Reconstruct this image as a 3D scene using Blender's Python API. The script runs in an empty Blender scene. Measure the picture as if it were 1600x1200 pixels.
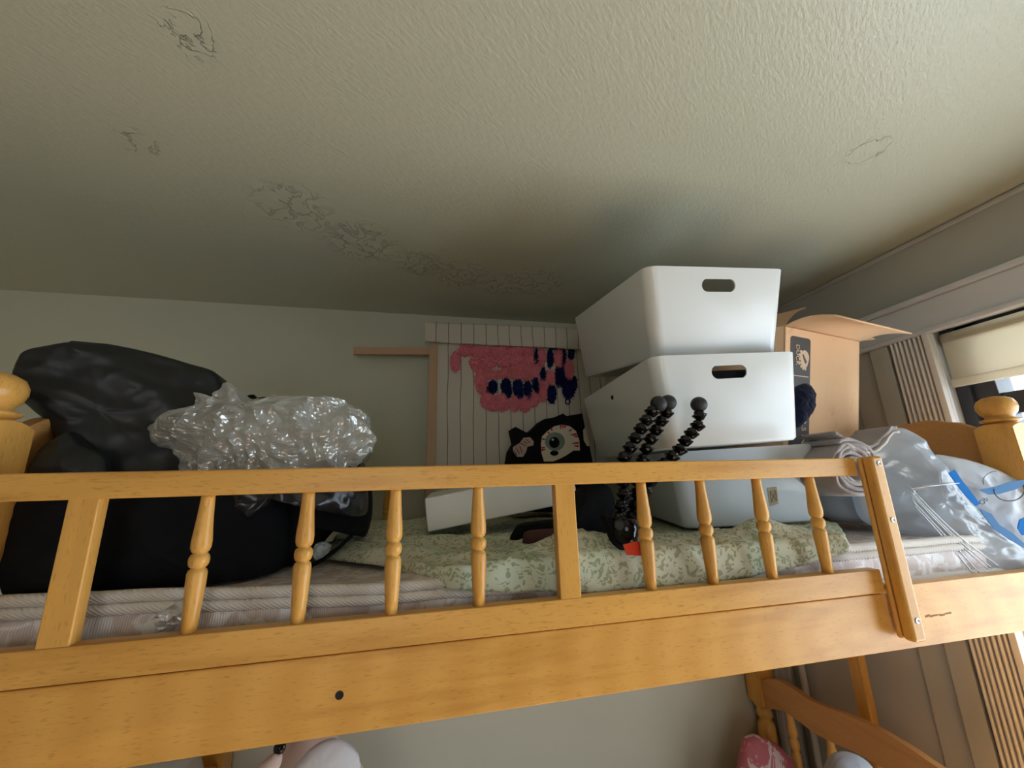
import bpy, bmesh, math, random
from mathutils import Vector, Matrix, noise
random.seed(5)
S = bpy.context.scene
C = S.collection
PI = math.pi

# ------------------------------------------------------------------ camera
F_PX = 631.8
RIGHT = Vector((0.97626472, -0.21464333, -0.0289038))
UP = Vector((-0.02440412, -0.24162587, 0.97006256))
FWD = Vector((0.21520136, 0.94633249, 0.24112899))
cam = bpy.data.objects.new('camera', bpy.data.cameras.new('camera'))
C.objects.link(cam)
cam.data.sensor_width = 36; cam.data.lens = F_PX / 1600 * 36; cam.data.clip_start = 0.02
cam.matrix_world = Matrix(((RIGHT.x, UP.x, -FWD.x, 0), (RIGHT.y, UP.y, -FWD.y, 0), (RIGHT.z, UP.z, -FWD.z, 0), (0, 0, 0, 1)))
S.camera = cam

# ------------------------------------------------------------------ world, light, exposure
S.view_settings.view_transform = 'Standard'; S.view_settings.look = 'None'
S.view_settings.gamma = 1; S.view_settings.use_curve_mapping = False
S.view_settings.exposure = 0.22
w = bpy.data.worlds.new('sky'); S.world = w; w.use_nodes = True
w.node_tree.nodes['Background'].inputs[0].default_value = (0.86, 0.93, 1.0, 1)
w.node_tree.nodes['Background'].inputs[1].default_value = 2.2
def area(name, loc, direction, sx, sy, power, col):
    l = bpy.data.lights.new(name, 'AREA'); l.shape = 'RECTANGLE'; l.size = sx; l.size_y = sy
    l.energy = power; l.color = col
    o = bpy.data.objects.new(name, l); C.objects.link(o); o.location = loc
    o.rotation_euler = Vector(direction).to_track_quat('-Z', 'Y').to_euler()
    return o
area('daylight_bedside_window', (1.86, 0.15, -0.42), (-1, 0, 0.0), 1.5, 1.45, 34, (0.74, 0.88, 1.0))
area('added_warm_fill', (-0.4, -2.45, -0.3), (0.1, 1, 0.1), 1.2, 1.1, 4.5, (1.0, 0.92, 0.78))  # warm fill lamp added behind the camera to lift the room
sl = bpy.data.lights.new('sun', 'SUN'); sl.energy = 36; sl.angle = 0.02; sl.color = (1.0, 0.94, 0.82)
so_ = bpy.data.objects.new('sun', sl); C.objects.link(so_); so_.rotation_euler = Vector((-1.0, -0.16, -1.05)).to_track_quat('-Z', 'Y').to_euler()

# ------------------------------------------------------------------ pixel-to-point measuring
def ray(x, y): return RIGHT * ((x - 800) / F_PX) - UP * ((y - 600) / F_PX) + FWD
def at(x, y, Y, k=0.0):
    """point seen at (x, y) on the vertical plane  Yw = Y + k*Xw"""
    d = ray(x, y); t = Y / (d.y - k * d.x); return d * t

# ------------------------------------------------------------------ materials
def mat(name, col, rough=0.6, spec=0.5, metal=0.0, coat=0.0, sheen=0.0):
    m = bpy.data.materials.new(name); m.use_nodes = True
    b = m.node_tree.nodes['Principled BSDF']
    b.inputs['Base Color'].default_value = (*col, 1); b.inputs['Roughness'].default_value = rough
    b.inputs['Specular IOR Level'].default_value = spec; b.inputs['Metallic'].default_value = metal
    b.inputs['Coat Weight'].default_value = coat; b.inputs['Sheen Weight'].default_value = sheen
    return m
def nd(m, t, **kw):
    n = m.node_tree.nodes.new(t)
    for k, v in kw.items():
        if k in n.inputs: n.inputs[k].default_value = v
        else: setattr(n, k, v)
    return n
def ln(m, a, b): m.node_tree.links.new(a, b)
def bsdf(m): return m.node_tree.nodes['Principled BSDF']
def coords(m, scale=(1, 1, 1), rot=(0, 0, 0)):
    g = nd(m, 'ShaderNodeNewGeometry'); mp = nd(m, 'ShaderNodeMapping')
    mp.inputs['Scale'].default_value = scale; mp.inputs['Rotation'].default_value = rot
    ln(m, g.outputs['Position'], mp.inputs['Vector']); return mp.outputs['Vector']
def noise_col(m, cols, scale, vec=None, detail=4, rough=0.5, pos=None, dist=0.0):
    v = vec or coords(m)
    n = nd(m, 'ShaderNodeTexNoise'); n.inputs['Scale'].default_value = scale
    n.inputs['Detail'].default_value = detail; n.inputs['Roughness'].default_value = rough
    n.inputs['Distortion'].default_value = dist
    ln(m, v, n.inputs['Vector'])
    r = nd(m, 'ShaderNodeValToRGB'); e = r.color_ramp.elements
    pos = pos or [0.3 + 0.4 * i / (len(cols) - 1) for i in range(len(cols))]
    while len(e) < len(cols): e.new(0.5)
    for i, c in enumerate(cols): e[i].position = pos[i]; e[i].color = (*c, 1)
    ln(m, n.outputs['Fac'], r.inputs['Fac']); ln(m, r.outputs['Color'], bsdf(m).inputs['Base Color'])
    return n, r
def bump(m, fac, strength, dist=0.002, prev=None):
    b = nd(m, 'ShaderNodeBump'); b.inputs['Strength'].default_value = strength; b.inputs['Distance'].default_value = dist
    ln(m, fac, b.inputs['Height'])
    if prev: ln(m, prev, b.inputs['Normal'])
    ln(m, b.outputs['Normal'], bsdf(m).inputs['Normal']); return b.outputs['Normal']

# plaster ceiling: fine drag texture plus peeling ridges in patches
H_CEIL = 0.753
M_ceil = mat('ceiling_plaster', (0.50, 0.50, 0.385), 0.40, 0.55)
v = coords(M_ceil, (1, 1, 1), (0, 0, 0.9))
mp2 = nd(M_ceil, 'ShaderNodeMapping'); mp2.inputs['Scale'].default_value = (1.0, 0.38, 1); ln(M_ceil, v, mp2.inputs['Vector'])
n1 = nd(M_ceil, 'ShaderNodeTexNoise', Scale=165.0, Detail=3.0, Roughness=0.6); ln(M_ceil, mp2.outputs[0], n1.inputs['Vector'])
nA = bump(M_ceil, n1.outputs['Fac'], 0.75, 0.0022)
n2 = nd(M_ceil, 'ShaderNodeTexNoise', Scale=20.0, Detail=4.0, Roughness=0.6, Distortion=0.6); ln(M_ceil, v, n2.inputs['Vector'])
mt = nd(M_ceil, 'ShaderNodeMath', operation='SUBTRACT'); ln(M_ceil, n2.outputs['Fac'], mt.inputs[0]); mt.inputs[1].default_value = 0.5
ab = nd(M_ceil, 'ShaderNodeMath', operation='ABSOLUTE'); ln(M_ceil, mt.outputs[0], ab.inputs[0])
rr = nd(M_ceil, 'ShaderNodeMapRange'); rr.inputs['From Min'].default_value = 0.0; rr.inputs['From Max'].default_value = 0.02
rr.inputs['To Min'].default_value = 1; rr.inputs['To Max'].default_value = 0; ln(M_ceil, ab.outputs[0], rr.inputs['Value'])
cw = coords(M_ceil); acc = None      # places where the paint has peeled
for px_, py_, rad in ((-.397, .624, .05), (-.629, .886, .05), (-.36, 1.06, .12), (-.2, 1.2, .13), (-.02, 1.3, .10), (.14, 1.36, .12), (.42, 1.36, .14), (1.03, .60, .05), (.30, 1.40, .10)):
    dd = nd(M_ceil, 'ShaderNodeVectorMath', operation='DISTANCE'); ln(M_ceil, cw, dd.inputs[0]); dd.inputs[1].default_value = (px_, py_, H_CEIL)
    r_ = nd(M_ceil, 'ShaderNodeMapRange'); r_.inputs['From Min'].default_value = rad * .5; r_.inputs['From Max'].default_value = rad; r_.inputs['To Min'].default_value = 1; r_.inputs['To Max'].default_value = 0
    ln(M_ceil, dd.outputs['Value'], r_.inputs['Value'])
    if acc is None: acc = r_.outputs[0]
    else:
        q_ = nd(M_ceil, 'ShaderNodeMath', operation='MAXIMUM'); ln(M_ceil, acc, q_.inputs[0]); ln(M_ceil, r_.outputs[0], q_.inputs[1]); acc = q_.outputs[0]
mm = nd(M_ceil, 'ShaderNodeMath', operation='MULTIPLY'); ln(M_ceil, rr.outputs[0], mm.inputs[0]); ln(M_ceil, acc, mm.inputs[1])
bump(M_ceil, mm.outputs[0], 1.0, 0.004, nA)

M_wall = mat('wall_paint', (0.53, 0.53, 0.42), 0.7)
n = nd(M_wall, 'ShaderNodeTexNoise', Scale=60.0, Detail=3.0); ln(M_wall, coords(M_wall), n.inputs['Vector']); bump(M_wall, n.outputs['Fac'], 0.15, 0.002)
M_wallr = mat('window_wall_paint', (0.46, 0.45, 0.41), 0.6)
M_trim = mat('window_trim_paint', (0.66, 0.66, 0.69), 0.38, 0.6)
M_trimw = mat('fluted_trim_paint', (0.72, 0.69, 0.66), 0.35, 0.6)
M_room = mat('room_paint', (0.60, 0.56, 0.46), 0.8)
M_floor = mat('floor_boards', (0.33, 0.235, 0.15), 0.6)

def wood(name, light, dark, rough=0.32, along='X'):
    m = mat(name, light, rough, 0.25, coat=0.06); bsdf(m).inputs['Coat Roughness'].default_value = 0.22
    sc = (1.1, 9, 9) if along == 'X' else ((9, 9, 1.1) if along == 'Z' else (9, 1.1, 9))
    n, r = noise_col(m, [dark, light, light, tuple(min(1, c * 1.10) for c in light)], 3.0, coords(m, sc), 6, 0.5, [0.3, 0.5, 0.58, 0.72])
    fn = nd(m, 'ShaderNodeTexNoise', Scale=420.0, Detail=2.0)
    sc2 = tuple(0.16 if s < 5 else 1.0 for s in sc)
    ln(m, coords(m, sc2), fn.inputs['Vector'])
    rp = nd(m, 'ShaderNodeMapRange'); rp.inputs['From Min'].default_value = 0.58; rp.inputs['From Max'].default_value = 0.75
    rp.inputs['To Min'].default_value = 0; rp.inputs['To Max'].default_value = 0.45; ln(m, fn.outputs['Fac'], rp.inputs['Value'])
    mx = nd(m, 'ShaderNodeMix', data_type='RGBA'); ln(m, rp.outputs[0], mx.inputs[0]); ln(m, r.outputs[0], mx.inputs[6])
    mx.inputs[7].default_value = (*[c * 0.55 for c in dark], 1); ln(m, mx.outputs[2], bsdf(m).inputs['Base Color'])
    return m
WL, WD = (0.66, 0.35, 0.085), (0.50, 0.24, 0.05)
M_wood = wood('beech_wood', WL, WD)
M_woodz = wood('beech_wood_upright', WL, WD, 0.28, 'Z')
M_woody = wood('beech_wood_board', (0.50, 0.25, 0.085), (0.42, 0.19, 0.06), 0.35, 'Y')
# side rail board with a cathedral figure
M_rail = wood('beech_side_board', WL, WD)
wv = nd(M_rail, 'ShaderNodeTexWave', wave_type='RINGS', rings_direction='SPHERICAL')
wv.inputs['Scale'].default_value = 4.5; wv.inputs['Distortion'].default_value = 1.2; wv.inputs['Detail'].default_value = 2; wv.inputs['Detail Scale'].default_value = 1.0
g = nd(M_rail, 'ShaderNodeNewGeometry'); mp = nd(M_rail, 'ShaderNodeMapping')
mp.inputs['Location'].default_value = (-0.80 * 0.9, 0.0, 0.29 * 1.9); mp.inputs['Scale'].default_value = (0.9, 0.0, 1.9)
ln(M_rail, g.outputs['Position'], mp.inputs['Vector']); ln(M_rail, mp.outputs[0], wv.inputs['Vector'])
lnk = [l for l in M_rail.node_tree.links if l.to_socket == bsdf(M_rail).inputs['Base Color']][0]; src = lnk.from_socket
mx = nd(M_rail, 'ShaderNodeMix', data_type='RGBA', blend_type='MULTIPLY')
mr = nd(M_rail, 'ShaderNodeMapRange'); mr.inputs['To Min'].default_value = 0.0; mr.inputs['To Max'].default_value = 0.24
ln(M_rail, wv.outputs['Fac'], mr.inputs['Value']); ln(M_rail, mr.outputs[0], mx.inputs[0]); ln(M_rail, src, mx.inputs[6])
mx.inputs[7].default_value = (0.72, 0.55, 0.32, 1); ln(M_rail, mx.outputs[2], bsdf(M_rail).inputs['Base Color'])

M_frame = mat('raw_pine', (0.50, 0.32, 0.19), 0.6)
M_white = mat('white_plastic', (0.74, 0.77, 0.77), 0.28, 0.5)
M_whiteb = mat('white_board', (0.76, 0.75, 0.70), 0.5)
M_translu = mat('translucent_plastic', (0.62, 0.68, 0.74), 0.22, 0.5)
M_blacknylon = mat('black_nylon', (0.007, 0.008, 0.009), 0.42, 0.4)
M_blackliner = mat('black_bin_liner', (0.010, 0.011, 0.016), 0.26, 0.6)
M_blackcloth = mat('black_cloth', (0.005, 0.005, 0.006), 0.85, 0.15)
M_navyfuzz = mat('navy_fleece', (0.006, 0.008, 0.022), 0.95, 0.1, sheen=0.1)
M_blackpl = mat('black_gloss_plastic', (0.004, 0.004, 0.005), 0.10, 0.35)
M_rubber = mat('charcoal_rubber', (0.022, 0.024, 0.026), 0.55, 0.4)
M_steel = mat('steel', (0.35, 0.35, 0.36), 0.3, 0.5, 1.0)
M_dark = mat('painted_hole_shade', (0.008, 0.005, 0.004), 0.9)
M_red = mat('orange_red_tape', (0.72, 0.055, 0.02), 0.5)
M_maroon = mat('maroon_fabric', (0.055, 0.014, 0.012), 0.75)
M_card = mat('cardboard', (0.64, 0.39, 0.22), 0.8, 0.2)
noise_col(M_card, [(0.60, 0.36, 0.19), (0.78, 0.50, 0.29), (0.80, 0.53, 0.32)], 14.0, None, 6, 0.7, [0.22, 0.4, 0.7])
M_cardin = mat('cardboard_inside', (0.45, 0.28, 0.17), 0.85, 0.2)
M_label = mat('charcoal_print', (0.055, 0.05, 0.048), 0.55)
M_labeltxt = mat('tan_print', (0.66, 0.48, 0.32), 0.6)
M_frameblack = mat('dark_window_frame', (0.03, 0.034, 0.045), 0.4)
M_shade = mat('cream_shade', (0.82, 0.78, 0.66), 0.8)
def shade_mat():
    m = M_shade; nt = m.node_tree; tl = nt.nodes.new('ShaderNodeBsdfTranslucent'); tl.inputs[0].default_value = (0.86, 0.80, 0.68, 1)
    mx_ = nt.nodes.new('ShaderNodeMixShader'); mx_.inputs[0].default_value = 0.5
    nt.links.new(bsdf(m).outputs[0], mx_.inputs[1]); nt.links.new(tl.outputs[0], mx_.inputs[2]); nt.links.new(mx_.outputs[0], nt.nodes['Material Output'].inputs[0])
shade_mat()
def glass_mat():
    m = bpy.data.materials.new('window_glass'); m.use_nodes = True; nt = m.node_tree; nt.nodes.clear()
    o = nt.nodes.new('ShaderNodeOutputMaterial'); t = nt.nodes.new('ShaderNodeBsdfTransparent'); g_ = nt.nodes.new('ShaderNodeBsdfGlossy')
    g_.inputs['Roughness'].default_value = 0.02; mx_ = nt.nodes.new('ShaderNodeMixShader'); mx_.inputs[0].default_value = 0.06
    nt.links.new(t.outputs[0], mx_.inputs[1]); nt.links.new(g_.outputs[0], mx_.inputs[2]); nt.links.new(mx_.outputs[0], o.inputs[0]); return m
M_glass = glass_mat()
def film(name, col, clear, rough=0.12, bumpscale=0, gloss=0.25, bstr=0.6, stretch=(1, 1, 1)):
    m = bpy.data.materials.new(name); m.use_nodes = True; nt = m.node_tree; nt.nodes.clear()
    o = nt.nodes.new('ShaderNodeOutputMaterial'); t = nt.nodes.new('ShaderNodeBsdfTransparent'); t.inputs[0].default_value = (0.93, 0.95, 0.96, 1)
    d = nt.nodes.new('ShaderNodeBsdfDiffuse'); d.inputs[0].default_value = (*col, 1)
    tl = nt.nodes.new('ShaderNodeBsdfTranslucent'); tl.inputs[0].default_value = (*col, 1)
    g_ = nt.nodes.new('ShaderNodeBsdfGlossy'); g_.inputs['Roughness'].default_value = rough
    a = nt.nodes.new('ShaderNodeMixShader'); a.inputs[0].default_value = 0.4; nt.links.new(d.outputs[0], a.inputs[1]); nt.links.new(tl.outputs[0], a.inputs[2])
    b = nt.nodes.new('ShaderNodeMixShader'); b.inputs[0].default_value = clear; nt.links.new(a.outputs[0], b.inputs[1]); nt.links.new(t.outputs[0], b.inputs[2])
    c = nt.nodes.new('ShaderNodeMixShader'); c.inputs[0].default_value = gloss; nt.links.new(b.outputs[0], c.inputs[1]); nt.links.new(g_.outputs[0], c.inputs[2])
    nt.links.new(c.outputs[0], o.inputs[0])
    if bumpscale:
        gg = nt.nodes.new('ShaderNodeNewGeometry'); mp_ = nt.nodes.new('ShaderNodeMapping'); mp_.inputs['Scale'].default_value = stretch
        nt.links.new(gg.outputs['Position'], mp_.inputs['Vector'])
        vv = nt.nodes.new('ShaderNodeTexVoronoi'); vv.feature = 'F1'; vv.distance = 'MANHATTAN'; vv.inputs['Scale'].default_value = bumpscale; nt.links.new(mp_.outputs[0], vv.inputs['Vector'])
        nn = nt.nodes.new('ShaderNodeTexNoise'); nn.inputs['Scale'].default_value = bumpscale * 0.8; nn.inputs['Detail'].default_value = 4; nt.links.new(mp_.outputs[0], nn.inputs['Vector'])
        ad = nt.nodes.new('ShaderNodeMath'); ad.operation = 'ADD'; nt.links.new(vv.outputs['Distance'], ad.inputs[0]); nt.links.new(nn.outputs['Fac'], ad.inputs[1])
        bp = nt.nodes.new('ShaderNodeBump'); bp.inputs['Strength'].default_value = bstr; bp.inputs['Distance'].default_value = 0.01
        nt.links.new(ad.outputs[0], bp.inputs['Height'])
        for s_ in (d, g_): nt.links.new(bp.outputs[0], s_.inputs['Normal'])
    return m
M_bubble = film('crinkled_clear_film', (0.86, 0.86, 0.84), 0.55, 0.14, 45, 0.20, 0.45)
M_poly = film('polythene', (0.70, 0.77, 0.86), 0.40, 0.12, 9, 0.10, 0.35)
M_printbag = mat('printed_polythene', (0.60, 0.66, 0.74), 0.25)
M_blue = mat('bright_blue_tape', (0.01, 0.22, 0.75), 0.3)
M_bluel = mat('pale_blue_print', (0.12, 0.30, 0.62), 0.3)
M_inkgrey = mat('grey_ink', (0.10, 0.12, 0.15), 0.5)
M_greypillow = mat('grey_blue_pillow', (0.30, 0.34, 0.39), 0.8)
M_towel = mat('grey_mauve_towel', (0.33, 0.285, 0.275), 0.95, 0.2, sheen=0.4)
n = nd(M_towel, 'ShaderNodeTexNoise', Scale=420.0, Detail=2.0); ln(M_towel, coords(M_towel), n.inputs['Vector']); bump(M_towel, n.outputs['Fac'], 0.7, 0.003)
M_towelhem = mat('towel_hem', (0.50, 0.45, 0.42), 0.9)
M_canvas = mat('canvas_cloth', (0.60, 0.55, 0.46), 0.9, 0.2)
# ruled lines woven in the cloth
gg = nd(M_canvas, 'ShaderNodeNewGeometry'); sx = nd(M_canvas, 'ShaderNodeSeparateXYZ'); ln(M_canvas, gg.outputs['Position'], sx.inputs[0])
nz = nd(M_canvas, 'ShaderNodeTexNoise', Scale=6.0, Detail=1.0); ln(M_canvas, gg.outputs['Position'], nz.inputs['Vector'])
m1 = nd(M_canvas, 'ShaderNodeMath', operation='MULTIPLY_ADD'); ln(M_canvas, nz.outputs['Fac'], m1.inputs[0]); m1.inputs[1].default_value = 0.012; ln(M_canvas, sx.outputs['X'], m1.inputs[2])
m2 = nd(M_canvas, 'ShaderNodeMath', operation='MULTIPLY'); ln(M_canvas, m1.outputs[0], m2.inputs[0]); m2.inputs[1].default_value = 1 / 0.0525
m3 = nd(M_canvas, 'ShaderNodeMath', operation='FRACT'); ln(M_canvas, m2.outputs[0], m3.inputs[0])
m4 = nd(M_canvas, 'ShaderNodeMath', operation='LESS_THAN'); ln(M_canvas, m3.outputs[0], m4.inputs[0]); m4.inputs[1].default_value = 0.06
mx = nd(M_canvas, 'ShaderNodeMix', data_type='RGBA'); ln(M_canvas, m4.outputs[0], mx.inputs[0])
mx.inputs[6].default_value = (0.60, 0.55, 0.46, 1); mx.inputs[7].default_value = (0.16, 0.15, 0.14, 1); ln(M_canvas, mx.outputs[2], bsdf(M_canvas).inputs['Base Color'])
M_pink = mat('pink_yarn', (0.86, 0.30, 0.34), 0.95, 0.1)
M_navy = mat('navy_yarn', (0.010, 0.018, 0.10), 0.95, 0.1)
M_cream = mat('cream_print', (0.62, 0.54, 0.42), 0.7)
M_iris = mat('green_grey_print', (0.16, 0.22, 0.17), 0.6)
M_redp = mat('red_print', (0.42, 0.03, 0.025), 0.7)
M_flesh = mat('pale_pink_print', (0.42, 0.29, 0.24), 0.7)
M_pleather = mat('brown_black', (0.02, 0.014, 0.012), 0.5)

# leaf-pattern sheet
M_sheet = mat('leaf_print_sheet', (0.5, 0.5, 0.35), 0.85, 0.2)
vs = coords(M_sheet)
nn1 = nd(M_sheet, 'ShaderNodeTexNoise', Scale=30.0, Detail=2.0); ln(M_sheet, vs, nn1.inputs['Vector'])
mxv = nd(M_sheet, 'ShaderNodeMix', data_type='VECTOR'); mxv.inputs[0].default_value = 0.07; ln(M_sheet, vs, mxv.inputs[4]); ln(M_sheet, nn1.outputs['Color'], mxv.inputs[5])
mps = nd(M_sheet, 'ShaderNodeMapping'); mps.inputs['Rotation'].default_value = (0.3, 0.2, 0.7); mps.inputs['Scale'].default_value = (1, 2.6, 1.6); ln(M_sheet, mxv.outputs[1], mps.inputs['Vector'])
vo = nd(M_sheet, 'ShaderNodeTexVoronoi', Scale=56.0); ln(M_sheet, mps.outputs[0], vo.inputs['Vector'])
rp = nd(M_sheet, 'ShaderNodeValToRGB'); e = rp.color_ramp.elements
e[0].position = 0.36; e[0].color = (0.36, 0.37, 0.23, 1); e[1].position = 0.47; e[1].color = (0.62, 0.60, 0.46, 1)
ln(M_sheet, vo.outputs['Distance'], rp.inputs[0])
n4 = nd(M_sheet, 'ShaderNodeTexNoise', Scale=9.0, Detail=3.0); ln(M_sheet, vs, n4.inputs['Vector'])
r4 = nd(M_sheet, 'ShaderNodeMapRange'); r4.inputs['From Min'].default_value = 0.45; r4.inputs['From Max'].default_value = 0.6; ln(M_sheet, n4.outputs['Fac'], r4.inputs['Value'])
mxs = nd(M_sheet, 'ShaderNodeMix', data_type='RGBA', blend_type='MULTIPLY'); ln(M_sheet, r4.outputs[0], mxs.inputs[0]); ln(M_sheet, rp.outputs[0], mxs.inputs[6])
mxs.inputs[7].default_value = (0.86, 0.98, 1.0, 1); ln(M_sheet, mxs.outputs[2], bsdf(M_sheet).inputs['Base Color'])

M_ticking = mat('damask_ticking', (0.72, 0.64, 0.60), 0.42, 0.5)
noise_col(M_ticking, [(0.58, 0.48, 0.45), (0.62, 0.52, 0.48), (0.76, 0.72, 0.71), (0.78, 0.75, 0.75)], 34.0, None, 2, 0.4, [0.3, 0.48, 0.54, 0.8], 1.0)
wv = nd(M_ticking, 'ShaderNodeTexWave', wave_type='BANDS', bands_direction='X', Scale=95.0); ln(M_ticking, coords(M_ticking), wv.inputs['Vector']); bump(M_ticking, wv.outputs['Fac'], 0.25, 0.002)
M_rope = mat('mattress_piping', (0.68, 0.63, 0.58), 0.7)
wv = nd(M_rope, 'ShaderNodeTexWave', wave_type='BANDS', bands_direction='X', Scale=70.0)
ln(M_rope, coords(M_rope, (1, 1, 1.2), (0, 0.9, 0)), wv.inputs['Vector']); bump(M_rope, wv.outputs['Fac'], 0.45, 0.002)

# ------------------------------------------------------------------ helpers
def obj(name, bm, m, parent=None, smooth=False, bevel=0, seg=2, sub=0):
    me = bpy.data.meshes.new(name)
    bmesh.ops.recalc_face_normals(bm, faces=bm.faces)
    bm.to_mesh(me); bm.free()
    for p in me.polygons: p.use_smooth = smooth
    for mm_ in (m if isinstance(m, (list, tuple)) else [m]): me.materials.append(mm_)
    o = bpy.data.objects.new(name, me); C.objects.link(o)
    if bevel:
        b = o.modifiers.new('bevel', 'BEVEL'); b.width = bevel; b.segments = seg; b.limit_method = 'ANGLE'
        for p in me.polygons: p.use_smooth = True
        we = o.modifiers.new('wn', 'WEIGHTED_NORMAL')
    if sub:
        s_ = o.modifiers.new('sub', 'SUBSURF'); s_.levels = sub; s_.render_levels = sub
    if parent:
        o.parent = parent; o.matrix_parent_inverse = Matrix.Translation(-parent.location) if parent.type == 'EMPTY' else Matrix.Identity(4)
    return o
def tag(o, label, cat, group=None, kind=None):
    o['label'] = label; o['category'] = cat
    if group: o['group'] = group
    if kind: o['kind'] = kind
    return o
def thing(name, loc, label, cat, group=None):
    o = bpy.data.objects.new(name, None); C.objects.link(o); o.location = loc; o.empty_display_size = 0.05
    return tag(o, label, cat, group)
def struct(name, bm, m, **kw):
    o = obj(name, bm, m, **kw); o['kind'] = 'structure'; return o
def box(bm, x0, x1, y0, y1, z0, z1):
    vs_ = [bm.verts.new((x, y, z)) for x in (x0, x1) for y in (y0, y1) for z in (z0, z1)]
    for f in ((0, 1, 3, 2), (4, 6, 7, 5), (0, 4, 5, 1), (2, 3, 7, 6), (0, 2, 6, 4), (1, 5, 7, 3)): bm.faces.new([vs_[i] for i in f])
    return vs_
def hexa(bm, p):   # 8 points: bottom 0-3, top 4-7
    q = [bm.verts.new(a) for a in p]
    for f in ((0, 3, 2, 1), (4, 5, 6, 7), (0, 1, 5, 4), (1, 2, 6, 5), (2, 3, 7, 6), (3, 0, 4, 7)): bm.faces.new([q[i] for i in f])
def B(*a):
    bm = bmesh.new(); box(bm, *a); return bm
def lathe(bm, prof, origin=(0, 0, 0), axis=(0, 0, 1), seg=28):
    ax = Vector(axis).normalized(); q = Vector((0, 0, 1)).rotation_difference(ax); o = Vector(origin); rings = []
    for r, z in prof:
        rings.append([bm.verts.new(o + q @ Vector((r * math.cos(2 * PI * i / seg), r * math.sin(2 * PI * i / seg), z))) for i in range(seg)])
    for a, b in zip(rings, rings[1:]):
        for i in range(seg): bm.faces.new((a[i], a[(i + 1) % seg], b[(i + 1) % seg], b[i]))
    if prof[0][0] > 1e-5: bm.faces.new(rings[0][::-1])
    if prof[-1][0] > 1e-5: bm.faces.new(rings[-1])
def tube(bm, pts, r, seg=10):
    pts = [Vector(p) for p in pts]; rings = []
    for i, p in enumerate(pts):
        d = (pts[min(i + 1, len(pts) - 1)] - pts[max(i - 1, 0)]).normalized()
        a = d.cross(Vector((0.13, 0.2, 1))).normalized(); b = d.cross(a)
        rr_ = r(i / (len(pts) - 1)) if callable(r) else r
        rings.append([bm.verts.new(p + (a * math.cos(2 * PI * k / seg) + b * math.sin(2 * PI * k / seg)) * rr_) for k in range(seg)])
    for a, b in zip(rings, rings[1:]):
        for k in range(seg): bm.faces.new((a[k], a[(k + 1) % seg], b[(k + 1) % seg], b[k]))
    bm.faces.new(rings[0][::-1]); bm.faces.new(rings[-1])
def resample(pts, n):
    """closed Catmull-Rom outline"""
    out = []; m_ = len(pts); per = max(2, n // m_)
    for i in range(m_):
        p0, p1, p2, p3 = (pts[(i + k - 1) % m_] for k in range(4))
        for j in range(per):
            t = j / per
            out.append(0.5 * ((2 * p1) + (p2 - p0) * t + (2 * p0 - 5 * p1 + 4 * p2 - p3) * t * t + (3 * p1 - p0 - 3 * p2 + p3) * t ** 3))
    return out
def inflate(outline, nrm, front, back, wr=0.01, fr=9.0, ridged=True, seed=0, n=120, rings=26, power=2.2, floor_z=None, stretch=(1, 1, 1), centre=None, edge=0.5):
    """closed soft body: the outline is its widest section, bulging towards nrm (front) and away (back)"""
    bm = bmesh.new(); nrm = Vector(nrm).normalized(); O = resample(outline, n)
    c = centre or sum(O, Vector()) / len(O); off = Vector((seed * 3.7, seed * 1.3, seed * 2.1))
    def wrinkle(p):
        q = Vector((p.x * stretch[0], p.y * stretch[1], p.z * stretch[2])) * fr + off
        if ridged:
            a = 1 - abs(noise.noise(q)) * 2.4; b = 1 - abs(noise.noise(q * 2.3 + Vector((5, 1, 2)))) * 2.4
            d_ = 1 - abs(noise.noise(q * 5.1)) * 2.4
            return a * 0.6 + b * 0.3 + d_ * 0.15 - 0.45
        return noise.fractal(q, 0.8, 2.0, 4)
    SM = list(O)
    for _ in range(30): SM = [(SM[i - 1] + SM[i] * 2 + SM[(i + 1) % len(SM)]) * .25 for i in range(len(SM))]
    def layer(sgn, T):
        L = []
        for k in range(1, rings + 1):
            s = math.cos(k / rings * PI / 2) if k < rings else 0
            row = []
            for p, p2_ in (zip(O, SM) if k < rings else [(O[0], O[0])]):
                e_ = s ** 6; b = c + (p * e_ + p2_ * (1 - e_) - c) * s
                h = T * (1 - s ** power) ** (1 / power)
                amp = wr * (edge + (1 - edge) * min(1, h / max(T, 1e-4) * 1.6))
                q = b + nrm * sgn * h; q = q + (nrm * sgn + (p - c) * 0.15).normalized() * wrinkle(q) * amp
                row.append(q)
            L.append(row)
        return L
    def cl(p):
        if floor_z is not None and p.z < floor_z: p = Vector((p.x, p.y, floor_z + (p.z - floor_z) * 0.02))
        return p
    rim = []
    for p in O:
        d_ = (p - c).normalized(); rim.append(bm.verts.new(cl(p + d_ * wrinkle(p) * wr * edge)))
    for sgn, T in ((1, front), (-1, back)):
        prev = rim
        for row in layer(sgn, T):
            if len(row) == 1:
                v_ = bm.verts.new(cl(row[0]))
                for i in range(len(prev)): bm.faces.new((prev[i], prev[(i + 1) % len(prev)], v_))
            else:
                cur = [bm.verts.new(cl(q)) for q in row]
                for i in range(len(cur)): bm.faces.new((prev[i], prev[(i + 1) % len(cur)], cur[(i + 1) % len(cur)], cur[i]))
                prev = cur
    return bm
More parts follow.
